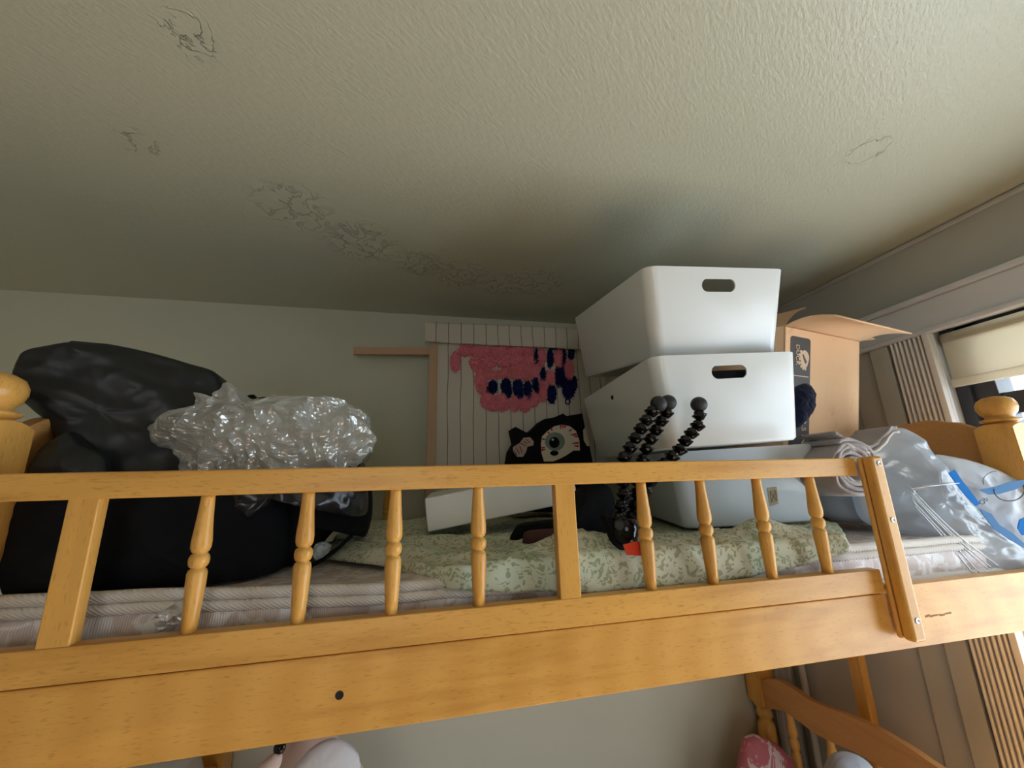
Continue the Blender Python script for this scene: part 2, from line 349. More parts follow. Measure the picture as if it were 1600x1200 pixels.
def crumple(outline, nrm, front, back, wr, fr, seed, sub=5):
    """closed crumpled film: an icosphere stretched to the outline, with sharp ridged folds"""
    bm = bmesh.new(); bmesh.ops.create_icosphere(bm, subdivisions=sub, radius=1); O = resample(outline, 200); c = sum(O, Vector()) / len(O)
    nrm = Vector(nrm).normalized(); ex = Vector((1, 0, 0)); rnd = random.Random(seed)
    tab = sorted((math.atan2((p - c).z, (p - c).x), p) for p in O)
    angs = [t[0] for t in tab]
    import bisect
    def opt(a):
        i = bisect.bisect(angs, a) % len(tab); j = (i - 1) % len(tab)
        a0, p0 = tab[j]; a1, p1 = tab[i]; w_ = (a1 - a0) % (2 * PI); t = ((a - a0) % (2 * PI)) / w_ if w_ > 1e-6 else 0
        return p0.lerp(p1, t)
    off = Vector((seed, seed * .7, 2))
    for v in bm.verts:
        x, y, z = v.co; r = math.hypot(x, z); p = opt(math.atan2(z, x)); b = c + (p - c) * min(1, r) ** .9
        T = front if y < 0 else back; q = b + nrm * (abs(y) * T * (1 if y < 0 else -1))
        n_ = (nrm * (-y) + (p - c).normalized() * r).normalized(); k = (q + off) * fr
        w_ = (.6 - abs(noise.noise(k)) * 2.2) + .6 * (.5 - abs(noise.noise(k * 2.1 + off)) * 2.0) + .3 * noise.noise(k * 4.5)
        v.co = q + n_ * w_ * wr + Vector((rnd.uniform(-1, 1), rnd.uniform(-1, 1), rnd.uniform(-1, 1))) * wr * .04
    return bm
def slab_outline(pts, nrm, thick, bm=None):
    """flat piece: outline extruded along nrm"""
    bm = bm or bmesh.new(); nrm = Vector(nrm).normalized() * thick
    a = [bm.verts.new(p) for p in pts]; b = [bm.verts.new(Vector(p) + nrm) for p in pts]; n_ = len(pts)
    bm.faces.new(a[::-1]); bm.faces.new(b)
    for i in range(n_): bm.faces.new((a[i], a[(i + 1) % n_], b[(i + 1) % n_], b[i]))
    return bm
def text_mesh(name, s, size, m, parent, mw, thick=0.0006):
    cu = bpy.data.curves.new(name, 'FONT'); cu.body = s; cu.size = size; cu.extrude = thick; cu.align_x = 'LEFT'
    o = bpy.data.objects.new('tmp', cu); C.objects.link(o)
    dg = bpy.context.evaluated_depsgraph_get(); me = bpy.data.meshes.new_from_object(o.evaluated_get(dg))
    bpy.data.objects.remove(o); me.transform(mw); me.materials.clear(); me.materials.append(m)
    t_ = bpy.data.objects.new(name, me); C.objects.link(t_)
    if parent: t_.parent = parent; t_.matrix_parent_inverse = Matrix.Translation(-parent.location) if parent.type == 'EMPTY' else Matrix.Identity(4)
    return t_

# ================================================================== SETTING
H = 0.753; YB = 1.735; XR = 1.585; XL = -2.2; YF = -2.6; ZF = -1.6
# ceiling: gridded so ridges are modelled where the paint peels
bm = B(XL - .1, XR + .25, YF - .1, YB + .1, H, H + 0.1); struct('ceiling', bm, M_ceil)
struct('floor', B(XL - .1, XR + .25, YF - .1, YB + .1, ZF - 0.1, ZF), M_floor)
struct('wall_back', B(XL - .1, XR + .25, YB, YB + .1, ZF, H), M_wall)
struct('wall_left', B(XL - .1, XL, YF, YB, ZF, H), M_room)
# wall behind the camera, with a window added to go with the fill lamp
bm = bmesh.new(); box(bm, XL, -1.1, YF - .1, YF, ZF, H); box(bm, .3, XR + .25, YF - .1, YF, ZF, H)
box(bm, -1.1, .3, YF - .1, YF, ZF, -.95); box(bm, -1.1, .3, YF - .1, YF, .35, H); struct('wall_front', bm, M_room)
# window wall with its opening
WY0, WY1, WZ0, WZ1 = -0.60, 0.90, -1.15, 0.44
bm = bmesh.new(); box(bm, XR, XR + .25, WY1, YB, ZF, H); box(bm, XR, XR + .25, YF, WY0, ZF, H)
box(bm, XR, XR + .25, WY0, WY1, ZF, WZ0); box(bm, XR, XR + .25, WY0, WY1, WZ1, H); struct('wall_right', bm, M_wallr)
# header board with its mouldings
bm = bmesh.new(); box(bm, XR - .022, XR, WY0 - .13, 1.16, WZ1 - .004, .535)
box(bm, XR - .034, XR, WY0 - .14, 1.17, .535, .553); box(bm, XR - .030, XR, WY0 - .13, 1.16, WZ1 - .012, WZ1 + .006)
struct('trim_1', bm, M_trim, bevel=.004)
bm = bmesh.new(); box(bm, XR - .012, XR, WY0 - .6, YB, H - .018, H); struct('trim_2', bm, M_wallr, bevel=.006)
# fluted upright casing
bm = bmesh.new(); y = 0.892; box(bm, XR - .012, XR, y, 1.012, ZF, WZ1 - .012)
box(bm, XR - .030, XR - .012, y, y + .017, ZF, WZ1 - .012)
for k in range(7):
    yy = y + .024 + k * .0135; box(bm, XR - .026, XR - .012, yy, yy + .0068, ZF, WZ1 - .012)
struct('trim_3', bm, M_trimw, bevel=.002)
bm = bmesh.new(); box(bm, XR - .020, XR, 1.016, 1.075, ZF, WZ1 - .012); box(bm, XR - .008, XR, 1.075, 1.16, ZF, WZ1 - .012)
struct('trim_4', bm, M_wallr, bevel=.003)
# window: dark frame, sashes, panes, shade
WX = XR + .05
win = bpy.data.objects.new('window_1', None); C.objects.link(win); win.location = (WX, 0.15, WZ0); win['kind'] = 'structure'
bm = bmesh.new()
box(bm, WX - .015, WX + .07, .868, WY1, WZ0, WZ1); box(bm, WX - .0, WX + .07, .815, .868, WZ0, WZ1)
box(bm, WX - .04, WX + .07, WY0, WY0 + .06, WZ0, WZ1); box(bm, WX - .04, WX + .07, WY0, WY1, WZ0, WZ0 + .05); box(bm, WX + .0, WX + .07, WY0, WY1, WZ1 - .03, WZ1)
obj('window_frame', bm, M_frameblack, win, bevel=.002)
bm = bmesh.new(); box(bm, WX + .01, WX + .05, WY0 + .06, .815, .155, .218); box(bm, WX + .01, WX + .05, .125, .165, WZ0 + .05, WZ1 - .03)
obj('window_sash', bm, M_frameblack, win, bevel=.002)
obj('window_pane', B(WX + .028, WX + .032, WY0 + .06, .815, WZ0 + .05, WZ1 - .03), M_glass, win)
# frame and pane of the window added behind the camera for fill
win2 = bpy.data.objects.new('added_fill_window', None); C.objects.link(win2); win2.location = (-.4, YF - .05, -.95); win2['kind'] = 'structure'
bm = bmesh.new(); box(bm, -1.1, -1.05, YF - .1, YF, -.95, .35); box(bm, .25, .3, YF - .1, YF, -.95, .35); box(bm, -1.1, .3, YF - .1, YF, -.95, -.9); box(bm, -1.1, .3, YF - .1, YF, .3, .35); box(bm, -1.1, .3, YF - .08, YF - .03, -.32, -.27)
obj('window_frame', bm, M_trim, win2); obj('window_pane', B(-1.05, .25, YF - .06, YF - .055, -.9, .3), M_glass, win2)
# roller shade
rs = thing('roller_shade', (WX - .02, .15, WZ1), 'cream roller shade pulled a little way down the window at the right edge', 'window shade')
bm = bmesh.new(); tube(bm, [(WX - .02, WY0 + .07, WZ1 - .035), (WX - .02, .888, WZ1 - .035)], .02, 20); obj('roller', bm, M_shade, rs, smooth=True)
bm = bmesh.new(); box(bm, WX - .036, WX - .033, WY0 + .07, .888, .272, WZ1 - .035); obj('shade_cloth', bm, M_shade, rs)
bm = bmesh.new(); box(bm, WX - .042, WX - .030, WY0 + .07, .892, .250, .276); obj('hem_bar', bm, M_shade, rs, bevel=.004)

# ================================================================== BUNK BED
bed = thing('bunk_bed', (0.4, 1.2, ZF), 'honey coloured beech bunk bed with turned spindles along the guard rail', 'bunk bed')
PX0, PX1, PW = -0.572, 1.374, 0.072      # inner faces of the end posts
FY, RY = 0.680, 1.72
def post(x, y, name='bed_post'):
    bm = bmesh.new(); h = PW / 2; N = 12; g_ = {}
    for i in range(N + 1):
        for j in range(N + 1):
            a, b = -h + PW * i / N, -h + PW * j / N; r = math.hypot(a, b)
            g_[i, j] = bm.verts.new((x + a, y + b, 0.114 - 0.0145 * max(0, (r - .022) / .029) ** 1.6))
    for i in range(N):
        for j in range(N): bm.faces.new((g_[i, j], g_[i + 1, j], g_[i + 1, j + 1], g_[i, j + 1]))
    rim = [g_[i, 0] for i in range(N + 1)] + [g_[N, j] for j in range(1, N + 1)] + [g_[i, N] for i in range(N - 1, -1, -1)] + [g_[0, j] for j in range(N - 1, 0, -1)]
    low = [bm.verts.new((v_.co.x, v_.co.y, -0.905)) for v_ in rim]
    for i in range(len(rim)): bm.faces.new((rim[i], low[i], low[(i + 1) % len(rim)], rim[(i + 1) % len(rim)]))
    bm.faces.new(low)
    lathe(bm, [(.033, -.90), (.034, -.915), (.025, -.925), (.030, -.937), (.031, -.95), (.021, -.962), (.032, -.985), (.034, -1.03), (.028, -1.10), (.022, -1.15), (.031, -1.17), (.031, -1.19), (.024, -1.2)], (x, y, 0))
    box(bm, x - h, x + h, y - h, y + h, ZF, -1.2)
    p = obj(name, bm, M_woodz, bed, smooth=False)
    for f in p.data.polygons:
        c_ = f.center; f.use_smooth = (-1.2 < c_.z < -.905)
    bm = bmesh.new()
    lathe(bm, [(.018, .10), (.020, .112), (.034, .1165), (.0365, .1195), (.034, .1225), (.024, .1255), (.026, .130), (.0325, .138), (.0365, .150), (.0362, .160), (.031, .171), (.020, .178), (.008, .1805), (0.0001, .181)], (x, y, 0), seg=40)
    obj('finial', bm, M_woodz, p, smooth=True)
    return p
for x in (PX0 - PW / 2, PX1 + PW / 2):
    for y in (FY + PW / 2, RY - PW / 2): post(x, y)
# side rails
SY = 0.6835
bm = slab_outline([Vector((x_, SY, z_)) for x_, z_ in ((PX0, -.3235), (PX1, -.3235), (PX1, -.2140), (.9115, -.2140), (.9115, -.2252), (PX0, -.2252))], (0, 1, 0), .026)
obj('side_rail', bm, M_rail, bed, bevel=.0022)
obj('side_rail', B(PX0, PX1, RY - .05, RY - .024, -.325, -.2145), M_wood, bed, bevel=.003)
obj('mattress_deck', B(PX0, PX1, SY + .026, RY - .05, -.262, -.246), M_woody, bed)
# guard rail front
GX0, GX1 = PX0, 0.880
obj('guard_top_rail', B(GX0, GX1, FY, FY + .024, -.003, .0335), M_wood, bed, bevel=.0025)
bm = B(GX0, GX1, FY, FY + .024, -.2232, -.1815)
obj('guard_bottom_rail', bm, M_wood, bed, bevel=.0015)
for x0, x1 in ((-.463, -.427), (.2245, .2605)):
    obj('guard_slat', B(x0, x1, FY + .001, FY + .021, -.183, -.001), M_woodz, bed, bevel=.002)
def spindle(x, y):
    t, b = -.002, -.183; L_ = t - b
    pr = [(.0085, 0), (.0088, .03), (.0098, .15), (.0115, .27), (.0127, .35), (.0124, .395), (.0105, .425), (.0080, .436), (.0105, .445), (.0124, .465), (.0128, .49), (.0122, .515), (.0103, .535), (.0080, .545), (.0108, .556), (.0122, .58), (.0121, .65), (.0112, .76), (.0100, .88), (.0092, 1.0)]
    bm = bmesh.new(); lathe(bm, [(r, -f * L_) for r, f in pr], (x, y, t), seg=26); return bm
for x in (-.301, -.166, -.038, .094, .3925, .515, .641, .768):
    obj('spindle', spindle(x, FY + .012), M_woodz, bed, smooth=True)
# uprights that clamp the guard rail to the side rail
bm = bmesh.new(); box(bm, .880, .910, .669, .6795, -.300, .0345); obj('rail_stile', bm, M_woodz, bed, bevel=.006, seg=4)
br = None
bm = bmesh.new(); box(bm, .880, .910, .6475, .668, -.300, .0345); br = obj('rail_bracket', bm, M_woodz, bed, bevel=.006, seg=4)
for z in (.020, -.088, -.264):
    bm = bmesh.new(); lathe(bm, [(.0052, 0), (.0052, .0012), (.0042, .0018), (.0034, .0010), (.0026, .0010), (.0010, .0002), (.0002, .0002)], (.896, .6478, z), (0, -1, 0), 20)
    obj('screw', bm, M_steel, br, smooth=True)
# bolt hole (flat disc, its shade painted black) and a gouge in the side rail
bm = bmesh.new(); lathe(bm, [(.0052, 0), (.0056, .0004), (.0046, .0006), (.0001, .0003)], (-.102, SY + .0002, -.2755), (0, -1, 0), 24); obj('bolt_hole', bm, M_dark, bed)
M_scar = mat('gouged_wood', (0.30, 0.14, 0.05), 0.9)
bm = bmesh.new()
for k in range(11):
    x = .968 + k * .0062; z = -.2735 + random.uniform(-.0012, .0012); box(bm, x, x + .0068, SY - .0004, SY + .001, z - random.uniform(.0008, .002), z + random.uniform(.0008, .002))
obj('gouge', bm, M_scar, bed)
# curved end boards (same wavy cut on both bunks)
def crest(y):
    K = [(.75, .104), (.796, .127), (.85, .142), (.915, .138), (.97, .130), (1.04, .137), (1.12, .150), (1.2, .155)]
    y = y if y <= 1.2 else 2.4 - y
    for (a, za), (b, zb) in zip(K, K[1:]):
        if y <= b:
            t = max(0, (y - a) / (b - a)); t = t * t * (3 - 2 * t) * .5 + t * .5; return za + (zb - za) * t
    return .155
def end_board(x0, x1, z_top, z_low, name):
    bm = bmesh.new(); N = 60; P_ = []
    for i in range(N + 1):
        y = .748 + (1.654 - .748) * i / N; zt = crest(y) + z_top; zb = (crest(y) * 1.0 + z_top - .105) if z_low is None else z_low
        P_.append([bm.verts.new((x, y, z)) for x in (x0, x1) for z in (zb, zt)])
    for a, b in zip(P_, P_[1:]):
        for i, j in ((0, 1), (1, 3), (3, 2), (2, 0)): bm.faces.new((a[i], a[j], b[j], b[i]))
    bm.faces.new([P_[0][i] for i in (0, 1, 3, 2)]); bm.faces.new([P_[-1][i] for i in (0, 2, 3, 1)])
    return obj(name, bm, M_woody, bed, bevel=.002)
end_board(1.388, 1.412, 0, -.10, 'headboard'); end_board(-.610, -.586, 0, -.12, 'footboard')
end_board(1.388, 1.412, -.915, None, 'headboard'); end_board(-.610, -.586, -.915, None, 'footboard')
def lspindle(x, y):
    bm = bmesh.new(); lathe(bm, [(.010, 0), (.012, -.04), (.017, -.075), (.016, -.09), (.010, -.098), (.016, -.108), (.017, -.13), (.010, -.142), (.016, -.152), (.014, -.22), (.011, -.30)], (x, y, -.86), seg=22); return bm
for x in (1.40, -.598):
    for y in (1.54, 1.38, 1.22, 1.06, .90): obj('spindle', lspindle(x, y), M_woodz, bed, smooth=True)
    obj('end_rail', B(x - .011, x + .011, .75, 1.65, -1.22, -1.15), M_woody, bed, bevel=.003)
# wall-side guard rail
obj('guard_top_rail', B(PX0, PX1, RY - .046, RY - .024, .02, .055), M_wood, bed, bevel=.002)
for x in (-.125, 1.0): obj('spindle', spindle(x, RY - .035), M_woodz, bed, smooth=True).scale = (1, 1, 1)
obj('guard_bottom_rail', B(PX0, PX1, RY - .046, RY - .024, -.2135, -.18), M_wood, bed, bevel=.002)
for x in (-.125, 1.0): obj('guard_slat', B(x - .006, x + .006, RY - .04, RY - .03, -.01, .03), M_woodz, bed)
# lower bunk
obj('side_rail', B(PX0, PX1, SY, SY + .026, -1.36, -1.24), M_wood, bed, bevel=.003)
obj('side_rail', B(PX0, PX1, RY - .05, RY - .024, -1.36, -1.24), M_wood, bed, bevel=.003)
obj('mattress_deck', B(PX0, PX1, SY + .026, RY - .05, -1.33, -1.31), M_woody, bed)

# ================================================================== MATTRESSES
def mattress(x0, x1, y0, y1, z0, z1, label, name='mattress'):
    t = thing(name, ((x0 + x1) / 2, (y0 + y1) / 2, z0), label, 'mattress')
    bm = bmesh.new(); nx, ny, nz_ = 110, 40, 8
    def face(fn, na, nb):
        g_ = [[bm.verts.new(fn(i / na, j / nb)) for j in range(nb + 1)] for i in range(na + 1)]
        for i in range(na):
            for j in range(nb): bm.faces.new((g_[i][j], g_[i + 1][j], g_[i + 1][j + 1], g_[i][j + 1]))
    def quilt(x): return abs(math.sin(x * PI / .085)) ** .6
    def bulge(u, v_, x): return .012 * math.sin(PI * v_) ** .7 * (.35 + .65 * quilt(x)) + .004 * noise.noise(Vector((x * 14, v_ * 3, 0)))
    face(lambda u, v_: Vector((x0 + (x1 - x0) * u, y0 + .008 - bulge(u, v_, x0 + (x1 - x0) * u), z0 + (z1 - z0) * v_)), nx, nz_)
    face(lambda u, v_: Vector((x0 + (x1 - x0) * u, y1 - .008 + .008 * math.sin(PI * v_), z0 + (z1 - z0) * v_)), nx, nz_)
    face(lambda u, v_: Vector((x0 + (x1 - x0) * u, y0 + .008 + (y1 - y0 - .016) * v_, z1 + .006 * noise.noise(Vector((u * 12, v_ * 7, 1))) * min(1, v_ * 8, (1 - v_) * 8, u * 12, (1 - u) * 12))), nx, ny)
    face(lambda u, v_: Vector((x0 + (x1 - x0) * u, y0 + .008 + (y1 - y0 - .016) * v_, z0)), nx, ny)
    for xx in (x0, x1): face(lambda u, v_: Vector((xx, y0 + .008 + (y1 - y0 - .016) * u, z0 + (z1 - z0) * v_)), ny, nz_)
    bmesh.ops.remove_doubles(bm, verts=bm.verts, dist=1e-5)
    obj('ticking', bm, M_ticking, t, smooth=True)
    return t
MZ = -.146
mt_ = mattress(PX0 + .015, PX1 - .012, .734, 1.655, -.243, MZ, 'cream damask mattress with rope piping on the upper bunk')
def ropez(x, lo):
    K = [(-.55, -.134), (-.39, -.138), (-.145, -.151), (0, -.155), (.5, -.158), (.86, -.149), (1.36, -.150)]
    for (a, za), (b, zb) in zip(K, K[1:]):
        if x <= b: return za + (zb - za) * max(0, (x - a) / (b - a)) - lo
    return -.15 - lo
for lo, r in ((0, .0085), (.0162, .0085), (None, .009)):
    bm = bmesh.new(); pts = [(PX0 + .02 + (PX1 - PX0 - .04) * i / 90, .7345 + .002 * math.sin(i * .5), (-.222 if lo is None else ropez(PX0 + .02 + (PX1 - PX0 - .04) * i / 90, lo)) + .4 * .002 * math.sin(i * .7 + r * 900)) for i in range(91)]
    tube(bm, pts, r, 12); obj('piping', bm, M_rope, mt_, smooth=True)
mattress(PX0 + .015, PX1 - .012, .72, 1.655, -1.31, -1.20, 'cream mattress on the lower bunk under the side board')

# crumpled leaf-print sheet
bm = bmesh.new(); N, Mm = 190, 90; g_ = {}
for i in range(N + 1):
    for j in range(Mm + 1):
        u = i / N; v_ = j / Mm
        x = -.20 + (1.345 + .20) * u
        yf = .7175 + .004 * noise.noise(Vector((x * 5, 0, 2)))
        hang = .010 + .040 * min(1, max(0, (x + .1) / .4)) + .010 * noise.noise(Vector((x * 7, 3, 2))) - .03 * max(0, (x - .62) / .2)
        if x < .05: yf += (.05 - x) * 1.0; hang *= max(0.0, 1 - (.05 - x) * 8)
        if x > .86: yf += (x - .86) * .9; hang *= max(0.0, 1 - (x - .86) * 6)
        if v_ < .12:
            t = v_ / .12; y = yf + .003 * t - .004 * math.sin(PI * t); z = MZ + .020 - (hang + .012) * (1 - t)
        else:
            t = (v_ - .12) / .88; y = yf + .004 + (1.62 - yf) * t ** 1.15
            q = Vector((x * 4.2, y * 6, 0)); rg = (1 - abs(noise.noise(q)) * 2.2); rg2 = 1 - abs(noise.noise(q * 2.4 + Vector((4, 4, 0)))) * 2.2
            z = MZ + .016 + (.012 * max(0, rg) + .007 * max(0, rg2)) * min(1, .35 + t * 8) + .005 * max(0, 1 - abs(noise.noise(Vector((x * 30 + y * 18, y * 9, 5)))) * 3)
            z += .020 * math.exp(-((x + .02) / .16) ** 2 - ((y - 1.25) / .2) ** 2)
            z += .034 * math.exp(-((y - .775) / .035) ** 2) * max(0, noise.noise(Vector((x * 5, 1, 9))) + .45) * min(1, max(0, (x - .1) / .2)) * min(1, max(0, (1.0 - x) / .2))
            if x > .52 and x < .98 and y > .86: z = min(z, -.127)
        if v_ < .2: y += .005 * noise.noise(Vector((x * 26, z * 30, 0)))
        g_[i, j] = bm.verts.new((x, y, z))
for i in range(N):
    for j in range(Mm): bm.faces.new((g_[i, j], g_[i + 1, j], g_[i + 1, j + 1], g_[i, j + 1]))
sheet = obj('bed_sheet', bm, M_sheet, smooth=True); so = sheet.modifiers.new('solid', 'SOLIDIFY'); so.thickness = .002; so.offset = 1
tag(sheet, 'crumpled pale green leaf-print sheet spread over the upper mattress', 'sheet')

# ================================================================== WHITE STORAGE BOXES
def rotm(rx, ry, rz): return (Matrix.Rotation(rz, 4, 'Z') @ Matrix.Rotation(ry, 4, 'Y') @ Matrix.Rotation(rx, 4, 'X'))
def rrect(w_, l_, r, inset, seg=6):
    pts = []
    for cx_, cy_, a0 in ((w_ - inset - r, inset + r, -PI / 2), (w_ - inset - r, l_ - inset - r, 0), (inset + r, l_ - inset - r, PI / 2), (inset + r, inset + r, PI)):
        for k in range(seg + 1):
            a = a0 + PI / 2 * k / seg; pts.append((cx_ + r * math.cos(a), cy_ + r * math.sin(a)))
    return pts
def storage_box(pos, rot, label, m=None, hgt=.21, tp=.022, handle=True):
    W_, L_ = .37, .54; Mx = Matrix.Translation(pos) @ rotm(*rot); m = m or M_white
    t = thing('storage_box', Mx @ Vector((W_ / 2, L_ / 2, -hgt)), label, 'storage box', 'white plastic boxes in a stack')
    bm = bmesh.new()
    def ring(z, inset, r): return [bm.verts.new((a, b, z)) for a, b in rrect(W_, L_, r, inset)]
    R_ = [ring(-hgt, tp + .006, .022), ring(-hgt + .006, tp, .027), ring(-.0, 0, .03), ring(-.0, .0035, .0265), ring(-hgt + .008, tp + .004, .022)]
    for a, b in zip(R_, R_[1:]):
        for i in range(len(a)): bm.faces.new((a[i], a[(i + 1) % len(a)], b[(i + 1) % len(a)], b[i]))
    bm.faces.new(R_[0][::-1]); bm.faces.new(R_[-1])
    bm.transform(Mx)
    body = obj('box_body', bm, m, t, smooth=True)
    es = body.modifiers.new('es', 'EDGE_SPLIT'); es.split_angle = math.radians(50)
    if handle:
        # cut the oval grip through both short ends
        cb = bmesh.new(); n_ = 24; hw, hh = .044, .0155
        for y0_, y1_ in ((-.03, .06), (L_ - .06, L_ + .03)):
            prof = []
            for k in range(n_):
                a = 2 * PI * k / n_; cx_ = (hw - hh) * (1 if math.cos(a) > 0 else -1); prof.append((W_ / 2 + cx_ + hh * math.cos(a), -.042 + hh * math.sin(a)))
            A = [cb.verts.new((x, y0_, z)) for x, z in prof]; Bv = [cb.verts.new((x, y1_, z)) for x, z in prof]
            cb.faces.new(A[::-1]); cb.faces.new(Bv)
            for k in range(n_): cb.faces.new((A[k], A[(k + 1) % n_], Bv[(k + 1) % n_], Bv[k]))
        cb.transform(Mx); bmesh.ops.recalc_face_normals(cb, faces=cb.faces)
        me = bpy.data.meshes.new('cut'); cb.to_mesh(me); cb.free(); co = bpy.data.objects.new('cut', me); C.objects.link(co)
        body.modifiers.remove(es)
        bo = body.modifiers.new('cut', 'BOOLEAN'); bo.operation = 'DIFFERENCE'; bo.object = co; bo.solver = 'EXACT'
        dg = bpy.context.evaluated_depsgraph_get(); nm = bpy.data.meshes.new_from_object(body.evaluated_get(dg))
        body.modifiers.clear(); body.data = nm; bpy.data.objects.remove(co)
        es = body.modifiers.new('es', 'EDGE_SPLIT'); es.split_angle = math.radians(40)
    return t, Mx
t1, Mx1 = storage_box((.492, .745, .478), (.172, -.034, -.063), 'topmost white plastic box with an oval grip, tipped up under the ceiling', hgt=.212)
t2, Mx2 = storage_box((.500, .777, .271), (.018, -.042, -.095), 'middle white plastic box of the stack behind the black tripod', hgt=.204)
t3, Mx3 = storage_box((.608, .915, .067), (.034, -.031, -.238), 'lowest box of the stack, glossy pale plastic on the leaf-print sheet', M_translu, hgt=.188, handle=False)
# small grip hole on the long side of the middle box, its shade painted as a black disc
bm = bmesh.new(); lathe(bm, [(.0085, -.001), (.0085, .0008), (.0001, .0008)], (.0045, .27, -.04), (-1, 0, .08), 20); bm.transform(Mx2); obj('side_hole', bm, M_dark, t2)
# dark cloth stuffed in the middle box
bm = bmesh.new(); bmesh.ops.create_icosphere(bm, subdivisions=5, radius=1)
for v in bm.verts:
    c = v.co; f_ = lambda a: math.copysign(abs(a) ** .25, a)
    v.co = Vector((.185 + .130 * f_(c.x), .25 + .236 * f_(c.y), -.092 + .064 * f_(c.z) + .004 * noise.noise(c * 3)))
for v in bm.verts:
    if v.co.y < .25: v.co.y = max(v.co.y, .008 + .115 * -v.co.z)
bm.transform(Mx2); tag(obj('stored_cloth', bm, M_blackcloth, smooth=True), 'black cloth seen through the grip of the middle white box', 'cloth')
# kraft sticker on the lowest box
bm = bmesh.new(); p = at(1199, 763, .86); q = at(1213, 761, .86); r_ = at(1216, 787, .86); s_ = at(1203, 791, .86)
pl = [p, q, r_, s_]
inv = Mx3.inverted(); pts = []
for a in pl:
    # drop each corner on the sloped front face of the box
    o_l = inv @ Vector((0, 0, 0)); d_l = (inv.to_3x3() @ a).normalized(); k = .022 / .182
    tt = (-(o_l.y) - k * o_l.z) / (d_l.y + k * d_l.z); pt = o_l + d_l * tt; pts.append(Mx3 @ (pt + Vector((0, -.0008, 0))))
bm = slab_outline(pts, (0, -1, 0), .0004); obj('sticker', bm, mat('kraft_sticker', (.42, .33, .2), .7), t3)
c_ = sum(pts, Vector()) / 4; bm = bmesh.new()
for k, (a, b) in enumerate(((0, 1), (1, 2), (2, 3), (3, 0))):
    tube(bm, [c_ + (pts[a] - c_) * .62 + Vector((0, -.001, 0)), c_ + (pts[b] - c_) * .62 + Vector((0, -.001, 0))], .0005, 6)
tube(bm, [c_ + (pts[0] - c_) * .5 + Vector((0, -.001, 0)), c_ + (pts[2] - c_) * .5 + Vector((0, -.001, 0))], .0005, 6)
tube(bm, [c_ + (pts[1] - c_) * .5 + Vector((0, -.001, 0)), c_ + (pts[3] - c_) * .5 + Vector((0, -.001, 0))], .0005, 6)
obj('sticker_print', bm, M_inkgrey, t3)

# ================================================================== CARDBOARD BOX
cbx = thing('cardboard_box', (1.2, 1.05, -.10), 'open cardboard box with a charcoal printed label beside the white boxes', 'box')
CR = Vector((1.369, .958, 0)); ux = Vector((.979, .204, 0)); uy = Vector((-.204, .979, 0)); CW, CD, CZ = .375, .25, .415
TH = math.radians(12); up_ = Vector((0, 0, 1)) * math.cos(TH) - uy * math.sin(TH); dp_ = uy * math.cos(TH) + Vector((0, 0, 1)) * math.sin(TH)
def cb(u, v_, z): return CR + Vector((0, 0, CZ)) + ux * (u - CW) + dp_ * v_ + up_ * (z - CZ)
bm = bmesh.new(); T = .004
for (u0, u1, v0, v1) in ((0, CW, 0, T), (0, CW, CD - T, CD), (0, T, 0, CD), (CW - T, CW, 0, CD)):
    hexa(bm, [cb(u0, v0, -.10), cb(u1, v0, -.10), cb(u1, v1, -.10), cb(u0, v1, -.10), cb(u0, v0, CZ), cb(u1, v0, CZ), cb(u1, v1, CZ), cb(u0, v1, CZ)])
hexa(bm, [cb(0, 0, -.104), cb(CW, 0, -.104), cb(CW, CD, -.104), cb(0, CD, -.104), cb(0, 0, -.10), cb(CW, 0, -.10), cb(CW, CD, -.10), cb(0, CD, -.10)])
obj('box_body', bm, M_card, cbx)
def flap(p0, p1, d0, d1, name='flap', m=M_card):
    n_ = (Vector(p1) - Vector(p0)).cross(Vector(d0)).normalized() * .002; bm = bmesh.new(); N = 14; prev = None
    for i in range(N + 1):
        t = i / N; row = []
        for a, d in ((p0, d0), (p1, d1)):
            q = Vector(a) + Vector(d) * t + Vector((0, 0, .012 * math.sin(PI * t))); row += [bm.verts.new(q + n_), bm.verts.new(q - n_)]
        if prev:
            for i0, i1 in ((0, 1), (1, 3), (3, 2), (2, 0)): bm.faces.new((prev[i0], prev[i1], row[i1], row[i0]))
        else: bm.faces.new((row[0], row[1], row[3], row[2]))
        prev = row
    bm.faces.new((prev[0], prev[2], prev[3], prev[1])); return obj(name, bm, m, cbx, smooth=True)
h0, h1 = cb(0, 0, CZ), cb(CW, 0, CZ)
e1 = at(1425, 521, .835); e0 = e1 - ux * CW + Vector((0, 0, .0))
flap(h0, h1, e0 - h0, e1 - h1)
flap(cb(CW, 0, CZ), cb(CW, CD, CZ), ux * .10 + Vector((0, 0, .02)), ux * .10 + Vector((0, 0, .02)))
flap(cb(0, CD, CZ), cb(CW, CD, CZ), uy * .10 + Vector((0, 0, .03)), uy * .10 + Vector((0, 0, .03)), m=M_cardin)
flap(cb(0, 0, CZ), cb(0, CD, CZ), ux * .12 + Vector((0, 0, .075)), ux * .12 + Vector((0, 0, .06)), m=M_cardin)
